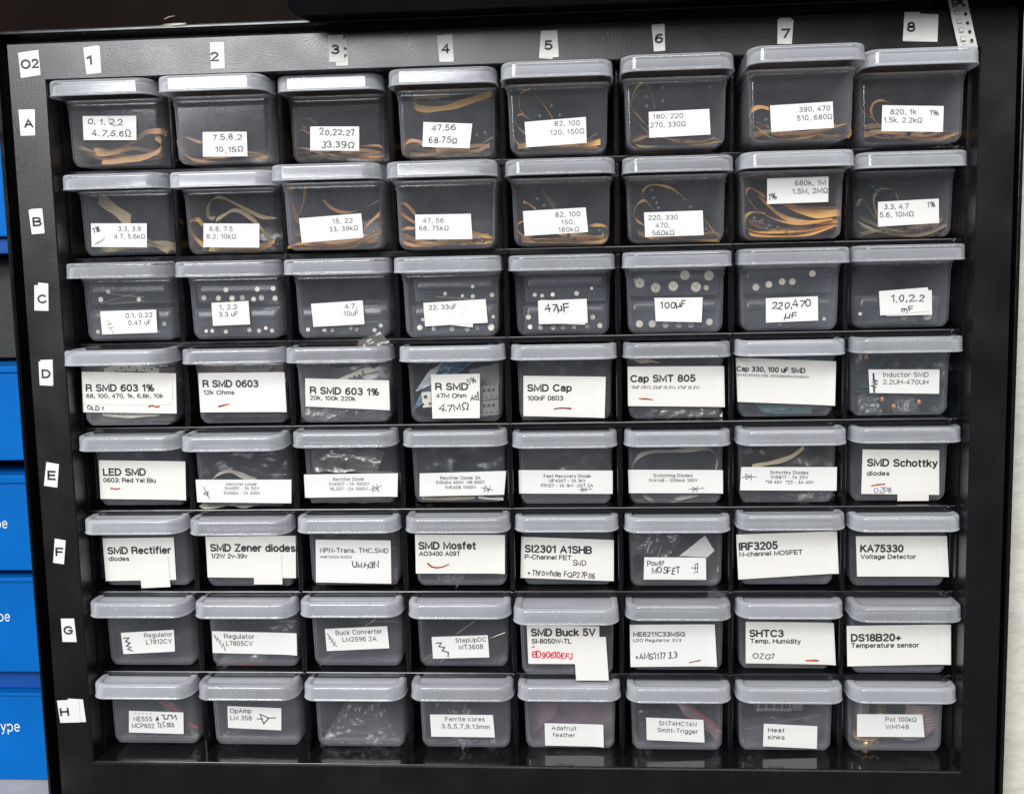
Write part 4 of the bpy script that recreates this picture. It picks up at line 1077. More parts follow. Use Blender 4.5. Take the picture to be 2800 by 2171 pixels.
TP = {
 'A1': (1, [(6, 9, 'tape_pale', [(415, 760), (430, 830), (480, 880), (560, 908)]), (8, 28, 'tape', [(560, 905), (650, 915), (740, 885), (820, 830), (880, 790), (960, 785), (995, 805)]), (14, 12, 'tape', [(430, 885), (500, 900), (600, 945), (700, 960)]), (10, 30, 'tape', [(610, 965), (740, 955), (860, 940), (950, 900), (965, 850), (930, 815)])]),
 'A2': (1, [(5, 9, 'tape', [(1205, 855), (1110, 822), (1068, 832), (1075, 880), (1120, 935), (1200, 965), (1300, 970), (1450, 958), (1610, 935)])]),
 'A3': (1, [(12, 10, 'tape', [(1890, 745), (1850, 710), (1812, 712), (1800, 740), (1830, 770)]), (6, 9, 'tape', [(1850, 800), (1800, 775), (1772, 800), (1760, 890)]), (8, 14, 'tape_pale', [(1765, 882), (1860, 895), (1970, 940), (2050, 958)]), (9, 8, 'tape', [(2145, 875), (2250, 870), (2290, 890), (2290, 930), (2200, 940), (2100, 915)]), (9, 16, 'tape', [(1960, 910), (2100, 930), (2200, 945), (2300, 950)])]),
 'A4': (2, [(12, 30, 'tape_pale', [(500, 580), (560, 575), (640, 570), (720, 565)]), (7, 30, 'tape_gold', [(505, 590), (520, 640), (600, 655), (720, 640), (850, 600), (975, 560)]), (5, 18, 'tape', [(442, 935), (440, 880), (480, 843), (540, 847), (565, 872)]), (8, 10, 'tape', [(470, 932), (600, 930), (750, 912), (870, 878), (980, 820)]), (14, 22, 'tape', [(640, 895), (720, 905), (840, 895)])]),
 'A5': (2, [(5, 8, 'tape', [(1335, 710), (1290, 640), (1220, 560), (1170, 542), (1140, 570), (1135, 640), (1165, 690)]), (8, 8, 'tape', [(1200, 715), (1150, 685), (1118, 700), (1120, 750), (1170, 800)]), (6, 8, 'tape', [(1105, 810), (1120, 850), (1180, 890), (1300, 892), (1450, 888), (1620, 885)]), (5, 24, 'tape', [(1500, 870), (1560, 862), (1620, 848)])]),
 'A6': (2, [(4, 8, 'tape', [(1945, 665), (1930, 570), (1885, 497), (1840, 520), (1810, 580), (1805, 640), (1850, 700), (1905, 760)]), (8, 8, 'tape', [(1795, 690), (1850, 740), (1920, 810), (1980, 862)]), (5, 7, 'tape', [(1792, 820), (1830, 865), (1900, 878), (2000, 868)]), (6, 12, 'tape', [(2060, 830), (2130, 855), (2220, 862), (2350, 845)])]),
 'A7': (3, [(4, 18, 'tape_gold', [(660, 650), (610, 640), (565, 655), (542, 690)]), (3, 9, 'tape_gold', [(542, 690), (565, 740), (640, 800), (690, 828), (780, 832), (900, 815), (1040, 765), (1130, 742), (1147, 790), (1130, 825)]), (8, 10, 'tape', [(555, 720), (600, 735), (665, 765)]), (8, 8, 'tape', [(575, 765), (640, 780), (700, 805), (820, 825)]), (14, 20, 'tape', [(720, 795), (820, 800), (940, 792), (1060, 752)])]),
 'A8': (3, [(4, 9, 'tape_gold', [(1385, 620), (1340, 600), (1290, 615), (1270, 660), (1290, 720), (1330, 755)]), (9, 9, 'tape', [(1205, 650), (1235, 680), (1280, 710), (1330, 750)]), (8, 8, 'tape', [(1225, 745), (1290, 770), (1380, 820), (1480, 848)]), (5, 8, 'tape_gold', [(1400, 795), (1550, 825), (1680, 832), (1740, 815), (1795, 792)])]),
 'B1': (1, [(12, 60, 'tape_pale', [(590, 1180), (680, 1250), (780, 1330)]), (8, 14, 'tape_pale', [(860, 1430), (940, 1470), (1010, 1505)])]),
 'B2': (1, [(6, 12, 'tape_pale', [(1280, 1308), (1245, 1290), (1245, 1230), (1285, 1182), (1345, 1188), (1450, 1240), (1560, 1295), (1650, 1305)]), (8, 18, 'tape_pale', [(1290, 1315), (1340, 1285), (1390, 1257), (1450, 1270), (1530, 1330), (1600, 1420), (1640, 1480)]), (5, 18, 'tape_gold', [(1212, 1345), (1180, 1312), (1135, 1325), (1135, 1370), (1170, 1425), (1225, 1475)]), (6, 20, 'tape_gold', [(1250, 1490), (1400, 1497), (1550, 1490), (1640, 1440)])]),
 'B3': (1, [(8, 14, 'tape', [(1740, 1105), (1742, 1200), (1780, 1330)]), (14, 12, 'tape', [(1820, 1110), (1815, 1200), (1785, 1290)]), (20, 10, 'tape', [(1930, 1195), (1990, 1250), (2080, 1270), (2180, 1240), (2260, 1200)]), (8, 22, 'tape', [(2180, 1360), (2230, 1310), (2270, 1275)]), (5, 10, 'tape_gold', [(1722, 1472), (1800, 1455), (1950, 1465), (2100, 1450), (2220, 1415), (2290, 1330)]), (7, 12, 'tape', [(1722, 1480), (1900, 1482), (2100, 1472), (2280, 1400)])]),
 'B4': (2, [(5, 9, 'tape', [(520, 1290), (480, 1240), (440, 1212), (420, 1230), (440, 1280), (510, 1330)]), (4, 9, 'tape', [(510, 1365), (450, 1365), (430, 1400), (440, 1440), (500, 1465), (620, 1470)]), (6, 8, 'tape_gold', [(850, 1385), (920, 1410), (970, 1420), (975, 1440), (880, 1450), (700, 1440)])]),
 'B5': (2, [(22, 30, 'tape_dark', [(1270, 1130), (1300, 1180), (1350, 1240)]), (4, 12, 'tape_gold', [(1235, 1250), (1190, 1218), (1160, 1205)]), (4, 9, 'tape', [(1160, 1320), (1127, 1340), (1127, 1380), (1180, 1420), (1240, 1440)]), (5, 9, 'tape_gold', [(1240, 1440), (1400, 1448), (1560, 1450), (1640, 1440), (1665, 1400), (1655, 1355), (1600, 1345), (1550, 1350)]), (10, 9, 'tape', [(1400, 1410), (1480, 1440), (1580, 1445)])]),
 'B6': (2, [(4, 8, 'tape_gold', [(1940, 1255), (1885, 1195), (1872, 1150), (1900, 1115), (1950, 1105), (2040, 1125), (2130, 1190), (2210, 1270), (2280, 1360), (2340, 1433)]), (7, 8, 'tape', [(1880, 1345), (1830, 1310), (1822, 1260), (1850, 1212), (1890, 1200), (1930, 1245)]), (6, 8, 'tape', [(2040, 1415), (2150, 1433), (2330, 1438)])]),
 'B7': (3, [(8, 14, 'tape_dark', [(520, 1080), (570, 1125), (640, 1165)]), (12, 14, 'tape', [(650, 1175), (720, 1215), (850, 1242), (1080, 1240)]), (5, 34, 'tape_gold', [(770, 1220), (850, 1258), (960, 1278), (1085, 1270)]), (3, 9, 'tape_gold', [(640, 1180), (560, 1128), (528, 1135), (532, 1180), (600, 1260), (720, 1318), (850, 1335), (1040, 1308)]), (7, 20, 'tape', [(600, 1170), (700, 1265), (800, 1315), (960, 1328), (1070, 1318)]), (6, 9, 'tape_gold', [(640, 1275), (560, 1268), (520, 1300), (530, 1360), (600, 1388), (720, 1383), (880, 1378), (1000, 1352), (1070, 1348), (1075, 1400)]), (4, 9, 'tape', [(530, 1375), (560, 1402), (700, 1412), (860, 1407), (960, 1380), (1040, 1352)])]),
 'B8': (3, [(8, 9, 'tape_pale', [(1430, 1190), (1412, 1142), (1350, 1127), (1300, 1150), (1286, 1200), (1300, 1270), (1310, 1310)]), (5, 10, 'tape_pale', [(1185, 1230), (1210, 1192), (1240, 1220), (1300, 1310)]), (10, 22, 'tape_pale', [(1695, 1270), (1690, 1310), (1640, 1360)]), (5, 9, 'tape_pale', [(1190, 1325), (1260, 1360), (1380, 1398), (1500, 1410), (1620, 1387), (1720, 1342)]), (7, 14, 'tape_pale', [(1310, 1345), (1400, 1388), (1550, 1408), (1640, 1402)])]),
}
COLN = dict(tape='orange-brown', tape_gold='golden', tape_pale='pale tan', tape_dark='dark brown')


def cname(k):
    return 'row %s %s-column' % (k[0], ['first', 'second', 'third', 'fourth', 'fifth', 'sixth', 'seventh', 'eighth'][int(k[1]) - 1])


random.seed(33)
for k, (seg, lst) in TP.items():
    lst = list(lst)
    fx = {1: 1, 2: 2, 3: 3}[seg]
    q0 = [p for t in lst for p in t[3]]
    x0_, x1_ = min(p[0] for p in q0), max(p[0] for p in q0)
    if x1_ - x0_ < 480: x1_ = x0_ + 500
    yb_ = max(p[1] for p in q0)
    for e_ in range(3):   # strips lying further back near the floor of the box
        n_ = 6
        ph = random.uniform(0, 6)
        rise = random.uniform(15, 90)
        pts_ = [(x0_ + (x1_ - x0_) * (0.04 + 0.92 * i_ / n_), yb_ - 12 - e_ * 9 - rise * abs(math.sin(ph + i_ * 0.55)) ** 2 * (0.4 + 0.6 * abs(i_ / n_ - .5) * 2)) for i_ in range(n_ + 1)]
        lst.append((16 + e_ * 9, random.choice([10, 14, 20]), 'tape_pale' if k in ('B1', 'B8') else random.choice(['tape', 'tape', 'tape_dark']), pts_))
    lst = sorted(lst, key=lambda t: min(p[1] for p in t[3]))
    for i, (dep, th, mat, pts) in enumerate(lst):
        d0 = 0.0015 + dep * 0.001
        wlen = 0.0055
        th = th * 1.4
        vis = th / ZS / 5150.0
        fn = inside(k, seg, d0 + wlen / 2)
        P3 = [fn(*p) for p in pts]
        ang = math.asin(min(0.95, vis / wlen))
        if dep <= 6 and mat == 'tape' and k[1] in '5678': mat = 'tape_gold'
        if dep <= 9 and th < 14:
            th *= 1.25
            ang = math.asin(min(0.95, th / ZS / 5150.0 / wlen))
        # tilt the strip so that its narrow side faces the room by the right amount
        up = 1 if k[0] == 'A' else 1
        wv = Vector((0, math.cos(ang) * wlen, math.sin(ang) * wlen * up))
        if th > 24: wv = Vector((0, 0.0025, vis * 1.0))
        o = ribbon3(P3, wv, 'paper_tape', mat)
        w_ = ORD[i] if i < len(lst) - 1 or len(lst) == 1 else 'lowest'
        if len(lst) == 1: w_ = 'only'
        tag(o, f'{w_} curled strip, {COLN[mat]} paper tape in the {cname(k)} box', 'paper tape', 'curled component tapes in the boxes')

# little blue resistor bodies seen end-on
random.seed(5)
RS = {'A6': (2, [(1990, 532), (2270, 610 - 80), (1893, 585), (1992, 610), (1895, 640), (1910, 760)]), 'A5': (2, [(1380, 695), (1260, 700), (1330, 640)]), 'A7': (3, [(660, 800), (680, 815), (640, 720), (800, 825)]),
      'B5': (2, [(1245, 1190), (1285, 1230), (1430, 1405), (1470, 1425), (1560, 1375), (1615, 1378)]), 'B6': (2, [(1925, 1140), (1937, 1185), (1955, 1215), (1965, 1245), (2080, 1160), (2118, 1193), (2155, 1240), (2255, 1380)]),
      'B7': (3, [(570, 1305), (600, 1330), (615, 1320), (660, 1350), (710, 1360), (640, 1365), (760, 1390), (820, 1395)]), 'B8': (3, [(1270, 1120), (1295, 1140), (1320, 1130), (1470, 1365)]), 'B4': (2, [(870, 1435), (920, 1440)]), 'A4': (2, [(885, 815), (935, 800)]), 'A8': (3, [(1490, 805)])}
for k, (seg, pts) in RS.items():
    for p in pts:
        fn = inside(k, seg, 0.012)
        c = fn(*p)
        o = MB().cyl((0, -0.003, 0), (0, 1, 0), 0.0009, 0.0035, 12).build('resistor', MAT['resistor'], bevel=0.0003, smooth=True)
        o.location = c
        MB().cyl((0, -0.006, 0), (0, 1, 0), 0.00025, 0.010, 6).build('lead', MAT['wire'], o)
        tag(o, f'tiny blue resistor seen end-on in the {cname(k)} box', 'resistor', f'blue resistors in the {cname(k)} box')

# capacitors with bright round tops, row C
CP_ = {
 'C1': (1, [(647, 322, 15), (602, 370, 17), (830, 370, 15), (980, 515, 15), (585, 562, 14), (950, 560, 10)]),
 'C2': (1, [(1350, 312, 17), (1537, 308, 17), (1632, 303, 17), (1218, 360, 17), (1305, 362, 18), (1386, 362, 18), (1448, 360, 18), (1515, 367, 16), (1562, 360, 18), (1643, 362, 18), (1232, 558, 12), (1268, 557, 14), (1350, 561, 14), (1490, 550, 15), (1548, 556, 14), (1588, 540, 12), (1625, 556, 14)]),
 'C3': (1, [(1840, 549, 14), (1938, 550, 14), (1985, 552, 13), (2096, 540, 13), (2130, 548, 14), (2237, 552, 14), (2275, 525, 14)]),
 'C4': (2, [(693, 335, 13), (857, 292, 12), (796, 348, 10), (858, 350, 14), (973, 342, 15), (541, 537, 18), (627, 543, 16), (733, 543, 18), (825, 545, 18), (883, 538, 16), (967, 535, 22), (560, 490, 12), (980, 472, 12)]),
 'C5': (2, [(1228, 342, 14), (1272, 347, 13), (1335, 340, 14), (1478, 333, 16), (1568, 303, 11), (1190, 475, 17), (1573, 475, 17), (1200, 533, 16), (1262, 537, 16), (1338, 535, 17), (1397, 535, 16), (1464, 530, 16), (1540, 528, 15), (1617, 525, 17)]),
 'C6': (2, [(1855, 272, 32), (1950, 300, 32), (2055, 290, 32), (2125, 225, 32), (2190, 295, 33), (2268, 228, 32), (2252, 300, 18), (1853, 515, 24), (1930, 515, 24), (2010, 520, 21), (2088, 520, 21), (2160, 520, 21), (2270, 503, 23)]),
 'C7': (3, [(583, 297, 23), (660, 280, 22), (740, 263, 22), (800, 263, 22), (920, 215, 22), (722, 512, 16), (990, 485, 12)]),
 'C8': (3, [(1467, 468, 28), (1605, 463, 32), (1205, 455, 12)]),
}
VAL = dict(C1='0.1', C2='1, 2.2', C3='4.7', C4='22, 33', C5='47', C6='100', C7='220,470', C8='1.0,2.2')
random.seed(11)
for k, (seg, lst) in CP_.items():
    for x, y, r in lst:
        dep = random.uniform(0.0045, 0.009)
        fn = inside(k, seg, dep)
        c = fn(x, y)
        rr = r / ZS / FPX * (c - CP).dot(CF)
        lean = (random.uniform(-.12, .12), 1, random.uniform(-.12, .12))
        s = MB().cyl((0, 0, 0), lean, rr, rr * 2.6 + 0.002, 20).build('capacitor', MAT['sleeve'], smooth=False, bevel=rr * 0.12)
        s.location = c
        MB().cyl((0, -0.00018, 0), lean, rr * 0.88, 0.0003, 20).build('metal_top', MAT['alu'], s)
        if r > 26:   # pressure vent grooves
            g = MB()
            a0 = random.uniform(0, 1.5)
            for q in range(2):
                a = a0 + q * math.pi / 2
                d = Vector((math.cos(a), 0, math.sin(a))) * rr * 0.8
                e = Vector((-math.sin(a), 0, math.cos(a))) * rr * 0.035
                b0 = len(g.v)
                g.v += [-d - e, d - e, d + e, -d + e]
                g.v = g.v[:b0] + [p + Vector((0, -0.00032, 0)) for p in g.v[b0:]]
                g.f.append([b0, b0 + 1, b0 + 2, b0 + 3])
            g.build('vent_groove', MAT['pocket'], s)
        part = 'upper' if y < 420 else 'lower'
        tag(s, f'round metal-topped capacitor in the {part} insert of the {cname(k)} box', 'capacitor', f'capacitors in the {part} insert, {cname(k)}')
for k, seg, pts in (('C1', 1, [(605, 392), (850, 320)]), ('C1', 1, [(650, 335), (862, 357)]), ('C1', 1, [(640, 398), (862, 380)]), ('C4', 2, [(640, 353), (860, 367)]), ('G3', 1, [(2178, 245), (2245, 200)]), ('G3', 1, [(1910, 480), (2000, 395)]),
                    ('G4', 2, [(550, 455), (615, 408)]), ('G4', 2, [(955, 318), (1052, 280)]), ('G4', 2, [(625, 475), (690, 440)]), ('G4', 2, [(760, 290), (870, 213)])):
    fn = inside(k, seg, 0.006)
    a, b = fn(*pts[0]), fn(*pts[1])
    o = MB().cyl(Vector(), (b - a), 0.00018, (b - a).length, 8).build('thin_wire', MAT['wire'])
    o.location = a
    tag(o, f'thin straight wire lead glinting inside the {cname(k)} box', 'wire', f'wire leads in the {cname(k)} box')

# clear inserts of row C
INS = {
 'C1': (1, [(535, 268, 1000, 400), (550, 425, 1030, 612)]), 'C2': (1, [(1180, 265, 1665, 392), (1170, 420, 1665, 598)]), 'C3': (1, [(1795, 408, 2300, 598)]),
 'C4': (2, [(510, 240, 990, 385), (500, 400, 990, 585)]), 'C5': (2, [(1170, 228, 1650, 385), (1165, 400, 1655, 572)]), 'C6': (2, [(1800, 205, 2325, 350), (1800, 372, 2330, 562)]),
 'C7': (3, [(510, 175, 1042, 335), (510, 360, 1050, 548)]), 'C8': (3, [(1190, 345, 1680, 525)]),
}
for k, (seg, rects) in INS.items():
    for i, (x0, y0, x1, y1) in enumerate(rects):
        fn = inside(k, seg, 0.0025)
        a, b = fn(x0, y1), fn(x1, y0)
        w_, h_ = b.x - a.x, b.z - a.z
        root = empty('clear_insert', ((a.x + b.x) / 2, a.y, a.z), BOXM[k].to_euler())
        pos = 'upper' if i == 0 and len(rects) == 2 else 'lower'
        tag(root, f'{pos} clear plastic insert box with capacitors inside the {cname(k)} box', 'insert box', 'clear inserts in the capacitor boxes')
        hh = h_ - 0.006
        R_ = [corner_ring(w_ / 2 - .001, .001, .045, .002, .002, 0, 4), corner_ring(w_ / 2, 0, .046, .003, .003, .0012, 4), corner_ring(w_ / 2, 0, .046, .003, .003, hh, 4)]
        v, f = loft(R_, True, False)
        mesh('insert_tray', v, f, MAT['inner_box'], root, smooth=True)
        R_ = [corner_ring(w_ / 2 + .0004, -.0006, .0466, .003, .003, hh + .0004, 4), corner_ring(w_ / 2 + .0005, -.0007, .0467, .003, .003, h_ - .0006, 4), corner_ring(w_ / 2, 0, .046, .003, .003, h_, 4)]
        v, f = loft(R_, False, True)
        mesh('insert_lid', v, f, MAT['inner_box'], root, smooth=True)


# sheets: bags, papers -------------------------------------------------------
def sheet(k, seg, quad, dep, name, mat, label, cat, amp=0.0012, nx=22, nz=16, seed=0, group=None, sc=140, drop=0.0, layers=1):
    fn = inside(k, seg, dep)
    c = [fn(*p) for p in quad]
    vs, fs = [], []
    for L_ in range(layers):
        b0 = len(vs)
        for i in range(nx + 1):
            for j in range(nz + 1):
                u, w_ = i / nx, j / nz
                p = c[0].lerp(c[1], u).lerp(c[3].lerp(c[2], u), w_)
                s_ = Vector((p.x * sc + seed * 3.1, L_ * 7.7, p.z * sc))
                n = noise.noise(s_) + 0.5 * abs(noise.noise(s_ * 2.3)) + 0.25 * noise.noise(s_ * 5)
                m2 = noise.noise(s_ * 1.3 + Vector((9, 9, 9)))
                p = p + Vector((m2 * amp * 0.5, n * amp + L_ * 0.004, m2 * amp * 0.6 * (1 if 0 < j < nz else 1.5)))
                vs.append(p)
        for i in range(nx):
            for j in range(nz):
                a = b0 + i * (nz + 1) + j
                fs.append((a, a + 1, a + nz + 2, a + nz + 1))
    o = mesh(name, vs, fs, MAT[mat], smooth=True, origin=sum(c, Vector()) / 4)
    return tag(o, label, cat, group)


def strip(k, seg, pts, dep, th, mat, name, label, cat, wlen=0.006, face=False, parent=None):
    fn = inside(k, seg, dep + (0 if face else wlen / 2))
    P3 = [fn(*p) for p in pts]
    vis = th / ZS / 5150
    if face: wv = Vector((0, 0.0006, vis))
    else:
        ang = math.asin(min(.95, vis / wlen)) * 0.75
        wv = Vector((0, math.cos(ang) * wlen, math.sin(ang) * wlen))
    o = ribbon3(P3, wv, name, mat)
    if parent:
        o.parent = parent
        o.location = o.location - parent.location
        return o
    return tag(o, label, cat)


def dots(k, seg, pts, dep, size, parent, mat='dark_hole', name='holes'):
    m = MB()
    for p in pts:
        fn = inside(k, seg, dep)
        x, y = p
        b0 = len(m.v)
        m.v += [fn(x - size, y - size), fn(x + size, y - size), fn(x + size, y + size), fn(x - size, y + size)]
        m.f.append([b0, b0 + 3, b0 + 2, b0 + 1])
    return mesh(name, [v - parent.location for v in m.v], m.f, MAT[mat], parent)


# D row
t = strip('D1', 1, [(620, 800), (700, 782), (800, 776), (900, 790), (950, 800)], 0.004, 42, 'cream', 'carrier_tape', 'cream punched tape arching under the lid of the row D first-column box', 'component tape', face=True)
dots('D1', 1, [(690, 797), (725, 778), (770, 772), (815, 792), (860, 778), (905, 785), (750, 798)], 0.0034, 5, t)
t = strip('D1', 1, [(610, 1048), (700, 1058), (800, 1060), (900, 1055), (960, 1045)], 0.004, 28, 'cream', 'carrier_tape', 'cream punched tape sagging below the sticker of the row D first-column box', 'component tape', face=True)
dots('D1', 1, [(670, 1050), (705, 1052), (742, 1054), (800, 1050)], 0.0034, 4, t)
sheet('D1', 1, ((560, 775), (1040, 775), (1040, 1090), (560, 1100)), 0.010, 'coiled_tape_reel', 'tape_dark', 'dim brownish coil of tape filling the row D first-column box', 'tape coil', seed=2)
sheet('D2', 1, ((1200, 765), (1690, 765), (1690, 830), (1200, 830)), 0.006, 'tan_paper_strip', 'tape_dark', 'brown paper peeking under the lid of the row D second-column box', 'paper', seed=3)
t = sheet('D2', 1, ((1400, 762), (1640, 765), (1600, 805), (1420, 800)), 0.004, 'cream_tape_piece', 'grey_paper', 'dull grey tape piece under the lid of the row D second-column box', 'component tape', amp=.0004, seed=4)
dots('D2', 1, [(1470, 775), (1530, 778), (1570, 770)], 0.0034, 4, t)
sheet('D3', 1, ((1800, 765), (2330, 765), (2330, 1090), (1800, 1095)), 0.006, 'clear_bag', 'bag_dense', 'clear creased bag filling the row D third-column box', 'plastic bag', amp=0.003, seed=5, sc=110)
t = sheet('D3', 1, ((1960, 870), (2180, 775), (2270, 790), (2060, 850)), 0.004, 'carrier_tape', 'cream', 'dull cream punched tape above the sticker of the row D third-column box', 'component tape', amp=.0005, seed=6)
dots('D3', 1, [(2090, 840), (2115, 828), (2145, 823), (2170, 812), (2110, 850), (2165, 800)], 0.0034, 5, t)
sheet('D3', 1, ((1820, 1000), (2120, 1015), (1980, 1085), (1830, 1085)), 0.0035, 'crumpled_film', 'silver_bag', 'pale crumpled film low in the row D third-column box', 'plastic bag', amp=.0022, seed=7, sc=220)
# bag corner over the lid of D3
def free_sheet(pts, yp, name, mat, label, cat, amp=0.0015, seed=0, n=12, sc=260):
    c = [at(*p, yp) for p in pts]
    vs, fs = [], []
    for i in range(n + 1):
        for j in range(n + 1):
            u, w_ = i / n, j / n
            p = c[0].lerp(c[1], u).lerp(c[3].lerp(c[2], u), w_)
            s_ = p * sc + Vector((seed, seed, seed))
            vs.append(p + Vector((noise.noise(s_ + Vector((4, 4, 4))) * amp * .5, noise.noise(s_) * amp * 1.5, noise.noise(s_ * 1.7) * amp * .5)))
    for i in range(n):
        for j in range(n):
            a = i * (n + 1) + j
            fs.append((a, a + 1, a + n + 2, a + n + 1))
    o = mesh(name, vs, fs, MAT[mat], smooth=True, origin=sum(c, Vector()) / 4)
    return tag(o, label, cat)


free_sheet([(985, 930), (1040, 905), (1066, 940), (970, 955)], 0.004, 'bag_corner', 'silver_bag', 'crinkled clear bag tip sticking up over the lid of row D third-column', 'plastic bag', seed=3)
free_sheet([(1316, 946), (1340, 940), (1362, 943), (1350, 951)], 0.008, 'blue_film_scrap', 'blue_paper', 'blue film scrap sticking out above the lid of row D fourth-column', 'film scrap', amp=.001, seed=8)
free_sheet([(2350, 1165), (2420, 1163), (2440, 1170), (2360, 1171)], 0.006, 'clear_film_tip', 'bag', 'clear bag tip lying on the lid of row E eighth-column', 'plastic bag', amp=.0008, seed=9)
free_sheet([(1937, 1615), (1986, 1621), (1983, 1642), (1932, 1638)], 0.008, 'clear_tape_tab', 'bag_dense', 'clear sticky tape tab above the lid of row G sixth-column', 'tape tab', amp=.0003, seed=10)
# D4
sheet('D4', 2, ((670, 748), (860, 745), (790, 800), (600, 905)), 0.006, 'blue_film', 'blue_paper', 'crumpled blue film at the top left in the row D fourth-column box', 'film scrap', amp=.002, seed=11, sc=200)
sheet('D4', 2, ((600, 790), (672, 750), (600, 885), (512, 922)), 0.0045, 'white_paper_piece', 'white_paper', 'white crumpled paper beside the blue film in the row D fourth-column box', 'paper', amp=.0014, seed=12, sc=200)
sheet('D4', 2, ((560, 905), (605, 890), (600, 960), (492, 1040)), 0.007, 'blue_film_corner', 'blue_paper', 'dull blue film corner low at the left in the row D fourth-column box', 'film scrap', amp=.001, seed=13)
sheet('D4', 2, ((830, 790), (1015, 748), (1015, 880), (880, 900)), 0.009, 'grey_paper_sheet', 'grey_paper', 'grey paper sheet at the upper right in the row D fourth-column box', 'paper', amp=.0006, seed=14)
for i, (q, lab) in enumerate([(((550, 925), (608, 920), (612, 1010), (560, 1015)), 'left'), (((900, 885), (1010, 880), (1012, 960), (902, 972)), 'upper'), (((900, 975), (1012, 965), (1012, 1055), (902, 1068)), 'lower')]):
    t = sheet('D4', 2, q, 0.0035, 'carrier_tape', 'cream' if i == 0 else 'grey_paper', f'{lab} punched tape piece beside the sticker of the row D fourth-column box', 'component tape', amp=.0002, seed=15 + i)
    if i == 0:
        dots('D4', 2, [(575, 950)], 0.0030, 9, t)
        dots('D4', 2, [(561, 994), (601, 990)], 0.0029, 6, t, name='sprocket_holes')
    else:
        y_ = 912 if i == 1 else 1003
        dots('D4', 2, [(925, y_), (953, y_ - 2), (981, y_ - 4)], 0.0030, 7, t)
        dots('D4', 2, [(912, y_ + 40), (940, y_ + 39), (968, y_ + 38), (998, y_ + 36)], 0.0029, 4, t, name='sprocket_holes')
# D5-D8
sheet('D5', 2, ((1430, 740), (1690, 740), (1690, 1080), (1430, 1080)), 0.010, 'navy_film', 'bag_navy', 'navy blue film at the right in the row D fifth-column box', 'film', amp=.001, seed=20)
sheet('D5', 2, ((1150, 740), (1440, 740), (1440, 1080), (1150, 1080)), 0.014, 'brown_film_sheet', 'bag_brown', 'dark brown film behind the sticker of the row D fifth-column box', 'film', amp=.001, seed=21)
sheet('D6', 2, ((1800, 725), (2350, 722), (2350, 1075), (1800, 1078)), 0.012, 'brown_bag', 'bag_brown', 'brownish bag filling the row D sixth-column box', 'plastic bag', amp=.002, seed=22)
t = sheet('D6', 2, ((1990, 1016), (2350, 1014), (2350, 1070), (1960, 1074)), 0.004, 'clear_carrier_tape', 'silver_bag', 'glinting clear pocket tape along the bottom of the row D sixth-column box', 'component tape', amp=.0015, seed=23, sc=350)
sheet('D6', 2, ((1800, 727), (1900, 727), (1980, 745), (1860, 750)), 0.004, 'tan_tape_edge', 'tape_pale', 'tan tape edge under the lid at the left, row D sixth-column box', 'component tape', amp=.0006, seed=24)
sheet('D7', 3, ((480, 715), (1050, 715), (1050, 1050), (480, 1060)), 0.016, 'green_film', 'bag_green', 'green film lining the row D seventh-column box', 'film', amp=.0012, seed=25)
sheet('D7', 3, ((560, 985), (920, 985), (915, 1052), (640, 1052)), 0.005, 'green_film_curl', 'green', 'curled green film under the sticker of the row D seventh-column box', 'film', amp=.0008, seed=26)
sheet('D7', 3, ((780, 712), (1055, 712), (1040, 733), (800, 730)), 0.004, 'green_film_edge', 'green', 'green film edge just under the lid of the row D seventh-column box', 'film', amp=.0008, seed=27)
sheet('D8', 3, ((1165, 695), (1730, 695), (1725, 1040), (1175, 1040)), 0.014, 'green_bag', 'bag_green', 'dark green bag filling the row D eighth-column box', 'plastic bag', amp=.003, seed=28, sc=100)
for i, (pp, lab) in enumerate([([(1250, 800), (1180, 780), (1172, 840), (1190, 890), (1250, 880)], 'upper left'), ([(1190, 890), (1170, 890), (1180, 905), (1250, 912)], 'lower left'), ([(1640, 930), (1655, 990), (1680, 1020), (1710, 1005), (1700, 930), (1680, 860)], 'right'), ([(1290, 780), (1400, 700), (1560, 760), (1700, 790)], 'top')]):
    strip('D8', 3, pp, 0.004, 9, 'green', 'green_film_fold', f'{lab} fold of green film in the row D eighth-column box', 'film fold', wlen=.010)
for i, (x, y) in enumerate([(1237, 715), (1333, 965), (1402, 1008), (1553, 982)]):
    c = inside('D8', 3, 0.007)(x, y)
    o = MB().cyl((0, -0.001, 0), (0.3, 1, 0.2), 0.0020, 0.003, 16).build('inductor', MAT['sleeve'], bevel=.0005)
    o.location = c
    MB().cyl((0, -0.0014, 0), (0.3, 1, 0.2), 0.0013, 0.0012, 14).build('copper_winding', MAT['copper'], o, bevel=.0004)
    tag(o, 'copper-centred inductor, ' + ['under the lid at the left', 'below the sticker on its left side', 'lowest', 'below the sticker on its right side'][i] + ' in row D eighth-column', 'inductor', 'inductors in the row D eighth-column box')
sheet('D8', 3, ((1190, 940), (1300, 940), (1335, 1058), (1200, 1058)), 0.005, 'clear_pocket_tape', 'bag_dense', 'clear pocket tape at the lower left in the row D eighth-column box', 'component tape', amp=.002, seed=31, sc=400)
sheet('D8', 3, ((1420, 940), (1510, 940), (1575, 1055), (1400, 1040)), 0.006, 'clear_bag', 'bag_dense', 'small clear bag below the sticker of the row D eighth-column box', 'plastic bag', amp=.002, seed=32, sc=300)
sheet('D8', 3, ((1640, 760), (1715, 740), (1710, 830), (1660, 820)), 0.005, 'clear_bag', 'bag_dense', 'clear bag corner right of the sticker of the row D eighth-column box', 'plastic bag', amp=.002, seed=33, sc=300)
